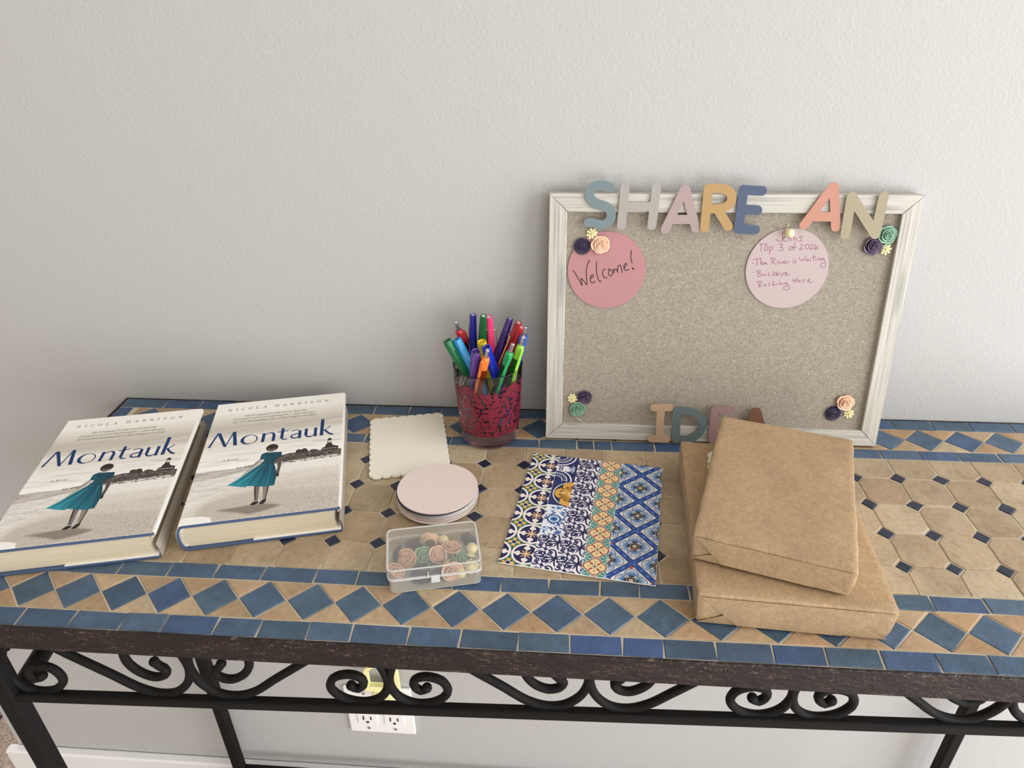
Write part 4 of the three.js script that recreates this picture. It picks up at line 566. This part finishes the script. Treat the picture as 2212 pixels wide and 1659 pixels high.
{
  const G = 'flower push pins in the corners of the board', w = -0.0048;
  const at = (kind, color, R, u, v, spin, label, dw = 0) => placeOnBoard(makePin(kind, color, R, label, G), u, v, w + dw, spin);
  at('mum', 'navy', 0.0090, 0.0337, 0.2102, 0.2, 'dark navy chrysanthemum pin on the upper left note', 0.0006);
  at('daisy', 'cream', 0.0058, 0.0428, 0.2226, 0.3, 'cream daisy pin under the letter S');
  at('rose', 'peach', 0.0093, 0.0514, 0.2122, 0.7, 'peach rose pin on the upper left note', 0.0008);
  at('rose', 'green', 0.0093, 0.3262, 0.2241, 0.2, 'sea green rose pin at the upper right corner of the linen');
  at('rose', 'purple', 0.0090, 0.3147, 0.2132, 1.1, 'dark purple rose pin at the upper right corner of the linen');
  at('daisy', 'cream', 0.0057, 0.3275, 0.2100, 0.1, 'cream daisy pin below the green rose, upper right of the linen');
  at('daisy', 'cream', 0.0056, 0.0286, 0.0463, 0.5, 'cream daisy pin at the lower left corner of the linen');
  at('rose', 'purple', 0.0080, 0.0413, 0.0484, 0.4, 'dark purple rose pin at the lower left corner of the linen');
  at('rose', 'green', 0.0086, 0.0341, 0.0342, 1.5, 'green rose pin at the lower left corner of the linen');
  at('rose', 'peach', 0.0092, 0.3148, 0.0486, 0.1, 'peach rose pin at the lower right corner of the linen');
  at('mum', 'navy', 0.0090, 0.3046, 0.0357, 0.0, 'dark navy chrysanthemum pin at the lower right corner of the linen');
  at('daisy', 'cream', 0.0055, 0.3208, 0.0359, 0.6, 'cream daisy pin at the lower right corner of the linen');
  at('ball', 'cream', 0.0041, 0.2331, 0.2255, 0, 'cream ball-headed pin holding the handwritten list', 0.0006);
}

// ---------------------------------------------------------------- printed glass tumbler with pens
{
  const cx = 0.0845, cz = -0.0136, H = 0.0912;
  const o = thing('pen_tumbler', 'clear glass tumbler with a crimson floral print, full of pens', 'tumbler', [cx, 0.0006, cz]);
  const R = (y) => 0.0318 + (0.0372 - 0.0318) * y / H;
  const prof = [[0, 0], [0.0295, 0], [0.0312, 0.0008], [0.0319, 0.003]]; for (let y = 0.012; y < H - 0.002; y += 0.013) prof.push([R(y), y]); prof.push([R(H) - 0.0002, H - 0.001], [R(H) - 0.0010, H], [R(H) - 0.0018, H - 0.001]);
  for (let y = H - 0.008; y > 0.016; y -= 0.013) prof.push([R(y) - 0.0021, y]); prof.push([0.0292, 0.0135], [0.0265, 0.0125], [0, 0.0125]);
  const glass = phys('#ffffff', 0.02, { transmission: 1, thickness: 0.002, ior: 1.45, attenuationColor: new THREE.Color('#e6c4cc'), attenuationDistance: 0.05 });
  part('glass', lathe(prof, 64), glass, o);
  // crimson print: leaves, blossoms and sprays on a clear ground
  const draw = (g, w, h, bg, ink) => {
    g.fillStyle = bg; g.fillRect(0, 0, w, h); g.fillStyle = ink; g.strokeStyle = ink; g.lineCap = 'round';
    const wrap = (x, y, f) => { for (const dx of [-w, 0, w]) { g.save(); g.translate(x + dx, y); f(); g.restore(); } };
    const leaf = (a, L, b) => { g.save(); g.rotate(a); g.beginPath(); g.moveTo(0, 0); g.quadraticCurveTo(L * 0.45, -b, L, 0); g.quadraticCurveTo(L * 0.45, b, 0, 0); g.fill(); g.restore(); };
    const top = (x) => 26 + 16 * Math.sin(x / w * 40) + 10 * Math.sin(x / w * 97 + 1);
    const cells = []; for (let j = 0; j < 10; j++) for (let i = 0; i < 33; i++) cells.push([(i + 0.5 * (j % 2) + rr(-0.2, 0.2)) * w / 33, 36 + j * (h - 42) / 9.5 + rr(-7, 7)]);
    for (const [x, y] of cells) { if (y < top(x)) continue; const k = rnd(), a = rr(0, 6.28), s = rr(0.95, 1.2); wrap(x, y, () => { g.scale(1.38, 1.38);
      if (k < 0.45) { g.rotate(a); g.beginPath(); g.ellipse(0, 0, 22 * s, 16 * s, 0, 0, 7); g.fill(); leaf(0, 34 * s, 15); g.lineWidth = 4; g.beginPath(); g.moveTo(-18, 0); g.quadraticCurveTo(-30, 8, -36, 24); g.stroke(); }
      else if (k < 0.7) { for (let i = 0; i < 5; i++) { g.save(); g.rotate(a + i * 1.2566); g.beginPath(); g.ellipse(14 * s, 0, 15 * s, 9.5 * s, 0, 0, 7); g.fill(); g.restore(); } }
      else if (k < 0.87) { for (let i = -4; i <= 4; i++) leaf(a + i * 0.27, rr(30, 44) * s, 4.5); g.beginPath(); g.arc(0, 0, 8, 0, 7); g.fill(); }
      else { g.lineWidth = 5; g.beginPath(); g.moveTo(-30, 0); g.bezierCurveTo(-10, -22, 10, 22, 32, 0); g.stroke(); leaf(a, 28, 11); leaf(a + 2, 26, 11); leaf(a + 4, 26, 11); } }); }
    g.beginPath(); for (let x = 0; x <= w; x += 16) g.lineTo(x, h - 14 + 5 * Math.sin(x / 21)); g.lineTo(w, h); g.lineTo(0, h); g.fill();
  };
  const alpha = canvasTex(2048, 600, (g, w, h) => draw(g, w, h, '#000000', '#ffffff'), false);
  const y0 = 0.0165, y1 = 0.0795, sl = []; for (let i = 0; i <= 10; i++) { const y = y0 + (y1 - y0) * i / 10; sl.push([R(y) + 0.00015, y]); }
  part('floral_print', lathe(sl, 96), phys('#74182f', 0.4, { alphaMap: alpha, alphaTest: 0.5, side: THREE.DoubleSide }), o);

  // pens, each from its foot in the glass to its top
  const pose = (g, a, b) => { g.position.set(...a); g.quaternion.setFromUnitVectors(new THREE.Vector3(0, 1, 0), new THREE.Vector3(b[0] - a[0], b[1] - a[1], b[2] - a[2]).normalize()); return Math.hypot(b[0] - a[0], b[1] - a[1], b[2] - a[2]); };
  const GRP = 'pens in the glass tumbler';
  function twist(g, yaw) { g.quaternion.multiply(new THREE.Quaternion().setFromAxisAngle(new THREE.Vector3(0, 1, 0), yaw)); }
  function felt(label, color, a, b, yaw) {
    const g = thing('felt_pen', label, 'pen', undefined, 0, GRP), L = pose(g, a, b), m = plastic(color, 0.25); twist(g, yaw);
    part('barrel', lathe([[0, 0], [0.0022, 0], [0.0036, 0.008], [0.0040, 0.02], [0.0042, L - 0.05], [0, L - 0.05]], 20), m, g);
    part('cap', lathe([[0.0043, L - 0.062], [0.0048, L - 0.061], [0.0048, L - 0.052], [0.0045, L - 0.03], [0.0035, L - 0.0008], [0.0032, L], [0.0022, L], [0.0020, L - 0.0012], [0, L - 0.0012]], 24), m, g);
    part('cap_plug', new THREE.CylinderGeometry(0.0021, 0.0021, 0.0008, 14).translate(0, L - 0.0008, 0), std('#c9ced6', 0.4), g);
    part('clip', merge([rbox(0.0016, 0.036, 0.0007, 0.0003, 0, L - 0.034, 0.0062), rbox(0.0016, 0.0008, 0.003, 0.0003, 0, L - 0.0165, 0.0048)]), chrome, g);
  }
  function marker(label, color, dark, a, b, yaw) {
    const g = thing('marker_pen', label, 'pen', undefined, 0, GRP), L = pose(g, a, b), m = plastic(color, 0.25); twist(g, yaw);
    part('barrel', lathe([[0, 0], [0.0035, 0], [0.0042, 0.004], [0.0044, L - 0.045], [0, L - 0.045]], 20), m, g);
    const cap = part('cap', lathe([[0.0046, L - 0.056], [0.0050, L - 0.055], [0.0048, L - 0.001], [0.0045, L], [0.0037, L], [0.0036, L - 0.0014], [0.0034, L - 0.0016]], 28), m, g);
    part('cap_end', lathe([[0.0034, L - 0.0016], [0.0015, L - 0.0016], [0.0014, L - 0.0006], [0.0005, L - 0.0006], [0.0004, L - 0.0012], [0, L - 0.0012]], 18), plastic(dark, 0.35), cap);
    part('clip', rbox(0.0014, 0.04, 0.0016, 0.0005, 0, L - 0.032, 0.0052), m, g);
  }
  function click(label, color, barrel, a, b, yaw) {
    const g = thing('click_pen', label, 'pen', undefined, 0, GRP), L = pose(g, a, b), m = plastic(color, 0.3); twist(g, yaw);
    part('barrel', lathe([[0, 0], [0.0012, 0.0], [0.0018, 0.006], [0.0040, 0.018], [0.0040, L - 0.016], [0, L - 0.016]], 20), phys(barrel, 0.12, { transmission: 0.45, thickness: 0, ior: 1.45 }), g);
    part('refill', new THREE.CylinderGeometry(0.0018, 0.0018, L - 0.04, 10).translate(0, L / 2, 0), std(barrel, 0.5), g);
    part('collar', lathe([[0.0041, L - 0.026], [0.0043, L - 0.020], [0.0044, L - 0.014], [0.0036, L - 0.011], [0.0022, L - 0.0105], [0.0021, L - 0.012]], 22), m, g);
    part('clip', merge([rbox(0.0034, 0.050, 0.0013, 0.0006, 0, L - 0.038, 0.0064), rbox(0.0034, 0.010, 0.0036, 0.0006, 0, L - 0.0175, 0.0048), new THREE.SphereGeometry(0.0012, 8, 6).translate(0, L - 0.061, 0.0056)]), m, g);
    part('push_button', lathe([[0.0021, L - 0.012], [0.0021, L - 0.001], [0.0017, L], [0, L]], 18), chrome, g);
  }
  const F = 0.0145;
  marker('green capped marker leaning out over the left rim of the tumbler', '#0c6b3d', '#0a5a33', [0.0909, F, -0.0119], [0.0438, 0.1188, -0.0071], 0.9);
  click('orange click pen at the front rim of the tumbler', '#e87a2c', '#8c2d08', [0.0640, F, -0.0045], [0.0893, 0.1249, 0.0226], -0.5);
  marker('violet capped marker at the front left rim of the tumbler', '#5b3590', '#1c1250', [0.0618, F, -0.0172], [0.0768, 0.1200, 0.0178], 2.6);
  click('mid green click pen at the front right of the tumbler', '#1f9b5b', '#0b4a1c', [0.0762, F, 0.0007], [0.1135, 0.1256, 0.0097], 0.2);
  click('lime green click pen leaning out over the right rim of the tumbler', '#8fce3e', '#1f6a10', [0.0908, F, 0.0017], [0.1234, 0.1272, -0.0044], 0.4);
  marker('royal blue marker in the middle of the tumbler', '#1c35c4', '#0c1770', [0.108, F, -0.0150], [0.0856, 0.1180, 0.0040], 1.2);
  marker('sky blue capped marker beside the green marker in the tumbler', '#2b8fc9', '#12407c', [0.0998, F, -0.0073], [0.0533, 0.1191, -0.0104], 0.6);
  marker('yellow marker with a ringed end in the middle of the tumbler', '#e6c619', '#d8b511', [0.0928, F, -0.0279], [0.0797, 0.1181, -0.0080], 3.0);
  click('blue click pen behind the lime pen in the tumbler', '#2656b8', '#1a3f9a', [0.0988, F, -0.0219], [0.1251, 0.1347, -0.0112], 2.6);
  felt('navy felt pen standing tallest at the back left of the tumbler', '#10187e', [0.0644, F, -0.0252], [0.0698, 0.1419, -0.0224], 3.9);
  felt('hot pink felt pen at the back of the tumbler', '#e23a72', [0.088, F, -0.0399], [0.0867, 0.1405, -0.0201], 1.7);
  felt('dark red felt pen leaning right at the back of the tumbler', '#9c1620', [0.0728, F, -0.0253], [0.1172, 0.134, -0.0219], -0.6);
  felt('deep purple felt pen leaning right at the back of the tumbler', '#2f1570', [0.0681, F, -0.0158], [0.1077, 0.135, -0.0292], 0.9);
  felt('bright red felt pen next to the blue click pen in the tumbler', '#c92f33', [0.0782, F, -0.0289], [0.1199, 0.1294, -0.0208], 2.4);
  click('red click pen with a chrome button at the back left of the tumbler', '#b81f2a', '#6e0d14', [0.081, F, -0.0399], [0.0512, 0.1332, -0.023], 1.2);
  felt('dark green felt pen half hidden behind the pink pen in the tumbler', '#0d5a2a', [0.0704, F, -0.036], [0.0815, 0.1435, -0.0165], 1.4);
}

// ---------------------------------------------------------------- clear box of spare pins
{
  const cx = 0.0569, cz = 0.1952, turn = 12.6 * Math.PI / 180, W = 0.079, D = 0.0525, H = 0.0245, y0 = 0.0008;
  const o = thing('pin_box', 'small clear plastic hinged box holding spare flower pins', 'box', [cx, y0, cz], turn);
  const rr2 = (w, d, r) => { const s = new THREE.Shape(); const x = w / 2, z = d / 2; s.moveTo(-x + r, -z); s.lineTo(x - r, -z); s.quadraticCurveTo(x, -z, x, -z + r); s.lineTo(x, z - r); s.quadraticCurveTo(x, z, x - r, z); s.lineTo(-x + r, z); s.quadraticCurveTo(-x, z, -x, z - r); s.lineTo(-x, -z + r); s.quadraticCurveTo(-x, -z, -x + r, -z); return s; };
  const plate = (w, d, r, y, h) => new THREE.ExtrudeGeometry(rr2(w, d, r), { depth: h, bevelEnabled: false, curveSegments: 8 }).rotateX(-Math.PI / 2).translate(0, y, 0);
  const wall = (w, d, r, t, y, h) => { const s = rr2(w, d, r); s.holes.push(rr2(w - 2 * t, d - 2 * t, r - t)); return new THREE.ExtrudeGeometry(s, { depth: h, bevelEnabled: false, curveSegments: 8 }).rotateX(-Math.PI / 2).translate(0, y, 0); };
  part('tray_floor', plate(W - 0.0022, D - 0.0022, 0.006, 0, 0.0009), frostedTray, o);
  part('tray', merge([wall(W - 0.002, D - 0.002, 0.006, 0.0009, 0.0009, 0.0135)]), frosted, o);
  part('tray_rim', wall(W, D, 0.0065, 0.0016, 0.0138, 0.0009), frostedRim, o);
  part('lid', merge([plate(W, D, 0.0065, H - 0.0009, 0.0009), wall(W, D, 0.0065, 0.0009, 0.0152, H - 0.0162)]), frosted, o);
  part('lid_rim', merge([wall(W + 0.0004, D + 0.0004, 0.0067, 0.0014, 0.0149, 0.0009), wall(W - 0.001, D - 0.001, 0.006, 0.0011, H, 0.0007)]), frostedRim, o);
  part('latch', merge([rbox(0.0072, 0.0066, 0.0012, 0.0005, 0, 0.0136, D / 2 + 0.0012), box(0.0008, 0.006, 0.0012, -0.0058, 0.0176, D / 2 + 0.0004), box(0.0008, 0.006, 0.0012, 0.0058, 0.0176, D / 2 + 0.0004), rbox(0.0072, 0.0012, 0.0024, 0.0004, 0, 0.0112, D / 2 + 0.0016)]), frostedRim, o);
  part('hinge', merge([-0.02, 0.02].map((x) => new THREE.CylinderGeometry(0.0011, 0.0011, 0.014, 10).rotateZ(Math.PI / 2).translate(x, 0.0146, -D / 2 - 0.0008))), frostedRim, o);
  const ca = Math.cos(turn), sa = Math.sin(turn);
  // (kind, colour, radius, place in the box, flower axis, label)
  const put = (kind, color, R, [x, y, z], ax, label) => {
    const g = makePin(kind, color, R * 1.12, label, 'spare pins in the clear box', true);
    x = Math.max(-0.0315, Math.min(0.0315, x)); z = Math.max(-0.0185, Math.min(0.0185, z)); 
    g.position.set(cx + ca * x + sa * z, y + y0, cz - sa * x + ca * z);
    const v = new THREE.Vector3(...ax).normalize().applyAxisAngle(new THREE.Vector3(0, 1, 0), turn); g.quaternion.setFromUnitVectors(new THREE.Vector3(0, 0, 1), v);
  };
  put('mum', 'navy', 0.0075, [-0.0305, 0.009, -0.012], [-0.8, 0.5, -0.1], 'navy chrysanthemum pin on its side at the left end of the pin box');
  put('rose', 'peach', 0.0070, [-0.0312, 0.008, 0.006], [-0.4, 0.2, 0.8], 'peach rose pin at the front left corner of the pin box');
  put('rose', 'peach', 0.0082, [-0.022, 0.010, -0.004], [-0.4, 0.55, 0.7], 'peach rose pin facing out beside the green rose in the pin box');
  put('rose', 'purple', 0.0078, [-0.0155, 0.007, -0.0185], [0, 0.8, 0.3], 'purple rose pin at the back left of the pin box');
  put('rose', 'green', 0.0082, [-0.009, 0.010, -0.004], [0.2, 0.6, 0.7], 'green rose pin facing out in the middle of the pin box');
  put('rose', 'peach', 0.0088, [-0.0025, 0.013, -0.0155], [0.1, -0.1, -1], 'peach rose pin turned to show its backing disc in the pin box');
  put('rose', 'peach', 0.0075, [0.0035, 0.011, -0.003], [0.15, 0.6, 0.7], 'smaller peach rose pin right of the green rose in the pin box');
  put('ball', 'cream', 0.0042, [0.009, 0.008, -0.0185], [0.1, 0.9, 0.2], 'cream ball pin at the back of the pin box');
  put('rose', 'peach', 0.0085, [0.016, 0.0125, -0.006], [0.1, 1, -0.1], 'peach rose pin sitting upright on its disc in the pin box');
  put('rose', 'purple', 0.0080, [0.0305, 0.010, -0.0155], [0.5, 0.7, 0.1], 'purple rose pin in the back right corner of the pin box');
  put('rose', 'green', 0.0072, [0.023, 0.0085, 0.0015], [0.1, 0.7, 0.6], 'green rose pin near the right end of the pin box');
  put('ball', 'cream', 0.0040, [0.0105, 0.0105, 0.004], [0, -0.7, 0.6], 'cream ball pin upside down in the middle of the pin box');
  put('ball', 'cream', 0.0045, [0.0312, 0.010, 0.001], [0.3, 0.8, -0.3], 'cream ball pin tilted against the right side of the pin box');
  put('daisy', 'cream', 0.0052, [0.0315, 0.007, 0.0105], [0.3, 0.9, 0.2], 'cream daisy pin at the right end of the pin box');
  put('mum', 'navy', 0.0088, [-0.0115, 0.0065, 0.0135], [-0.1, 0.55, 0.8], 'navy chrysanthemum pin against the front of the pin box');
  put('mum', 'navy', 0.0070, [0.0025, 0.0055, 0.0145], [0.2, 0.3, 0.9], 'smaller navy chrysanthemum pin behind the latch of the pin box');
  put('rose', 'peach', 0.0088, [0.0145, 0.008, 0.0145], [0.15, 0.25, 0.9], 'large peach rose pin against the front of the pin box');
  put('ball', 'cream', 0.0043, [0.0235, 0.006, 0.0115], [-0.3, 0.1, 0.9], 'cream ball pin pointing out at the front right of the pin box');
  put('ball', 'cream', 0.0043, [0.0275, 0.0065, 0.0125], [0.4, 0.4, 0.5], 'cream ball pin in the front right corner of the pin box');
}

// ---------------------------------------------------------------- two parcels in brown paper
{
  function parcel(label, x, y, z, turn, w, l, h, taper, puff) {
    const o = thing('wrapped_parcel', label, 'parcel', [x, y, z], turn, 'brown paper parcels'); // origin: middle of the base
    const shape = (px, py, pz) => { const ny = py / h, k = 1 - taper * (1 - ny) * (1 - ny), e = Math.max(Math.abs(px) / (w / 2), Math.abs(pz) / (l / 2)); const wob = (n8(px * 5 + 0.4, pz * 5) - 0.5) * 0.0022 * Math.max(0, 1 - e * e); return [px * k + (n16(pz * 4, py * 6) - 0.5) * 0.0012, py + (ny > 0.5 ? puff * (1 - e * e) + wob : 0), pz * k + (n16(px * 4 + 0.4, py * 6) - 0.5) * 0.0012]; };
    const g = new THREE.BoxGeometry(w, h, l, 44, 8, 56).translate(0, h / 2, 0), p = g.attributes.position, r = 0.0030;
    for (let i = 0; i < p.count; i++) { // round the edges, then let the paper sag and bulge
      let a = [p.getX(i), p.getY(i), p.getZ(i)]; const c = [Math.max(-w / 2 + r, Math.min(w / 2 - r, a[0])), Math.max(r * 0.4, Math.min(h - r, a[1])), Math.max(-l / 2 + r, Math.min(l / 2 - r, a[2]))], d = [a[0] - c[0], a[1] - c[1], a[2] - c[2]], L = Math.hypot(...d); if (L > r) a = a.map((q, k) => c[k] + d[k] / L * r);
      p.setXYZ(i, ...shape(...a));
    }
    g.computeVertexNormals(); uvBy(g, (px, py, pz) => [px * 5 + py * 2 + x, pz * 5 + py * 3]);
    part('wrapping', g, kraftMat, o);
    // end flaps folded over at the front
    const flap = (pts, off, th) => { const s = new THREE.Shape(); pts.forEach(([px, py], i) => (i ? s.lineTo(px, py) : s.moveTo(px, py))); s.closePath(); const q = new THREE.ExtrudeGeometry(s, { depth: th, bevelEnabled: false }); const pp = q.attributes.position; for (let i = 0; i < pp.count; i++) { const ny = pp.getY(i) / h, k = 1 - taper * (1 - ny) * (1 - ny); pp.setXYZ(i, pp.getX(i) * k, pp.getY(i), l / 2 * k + 0.0001 + (off + pp.getZ(i) + 0.0001) * (1 - ny * ny * ny)); } q.computeVertexNormals(); return uvBy(clean(q), (px, py, pz) => [px * 5 + x, py * 5 + 0.3]); };
    part('end_flap', flap([[-w / 2 + 0.001, 0.0012], [w / 2 - 0.001, 0.0012], [w / 2 - h * 0.75, h * 0.42], [-w / 2 + h * 0.75, h * 0.42]], 0.0003, 0.0006), kraftMat, o);
    part('end_flap', flap([[-w / 2 + 0.003, h * 0.9], [-w / 2 + h * 0.95, 0.0018], [w / 2 - h * 1.05, 0.0018], [w / 2 - 0.003, h * 0.9]], 0.0011, 0.0009), kraftMat, o);
    return o;
  }
  const A = (ang, x, z, w, l) => { const t = ang * Math.PI / 180; return [x - Math.sin(t) * 0, z]; };
  // lower parcel
  parcel('larger brown paper parcel lying flat under the other parcel', 0.3515, 0.0006, 0.1462, -3.6 * Math.PI / 180, 0.148, 0.2065, 0.034, 0.03, 0.0);
  parcel('smaller brown paper parcel askew on top of the larger one', 0.3542, 0.0364, 0.1384, -17 * Math.PI / 180, 0.1215, 0.184, 0.0262, 0.015, 0.0006);
}

scene.traverse((o) => { if (o.isMesh) { o.castShadow = true; o.receiveShadow = true; } });
const renderer = new THREE.WebGLRenderer({ antialias: true });
renderer.toneMapping = THREE.LinearToneMapping;
renderer.toneMappingExposure = EXPOSURE;
renderer.shadowMap.enabled = true;
renderer.render(scene, camera);
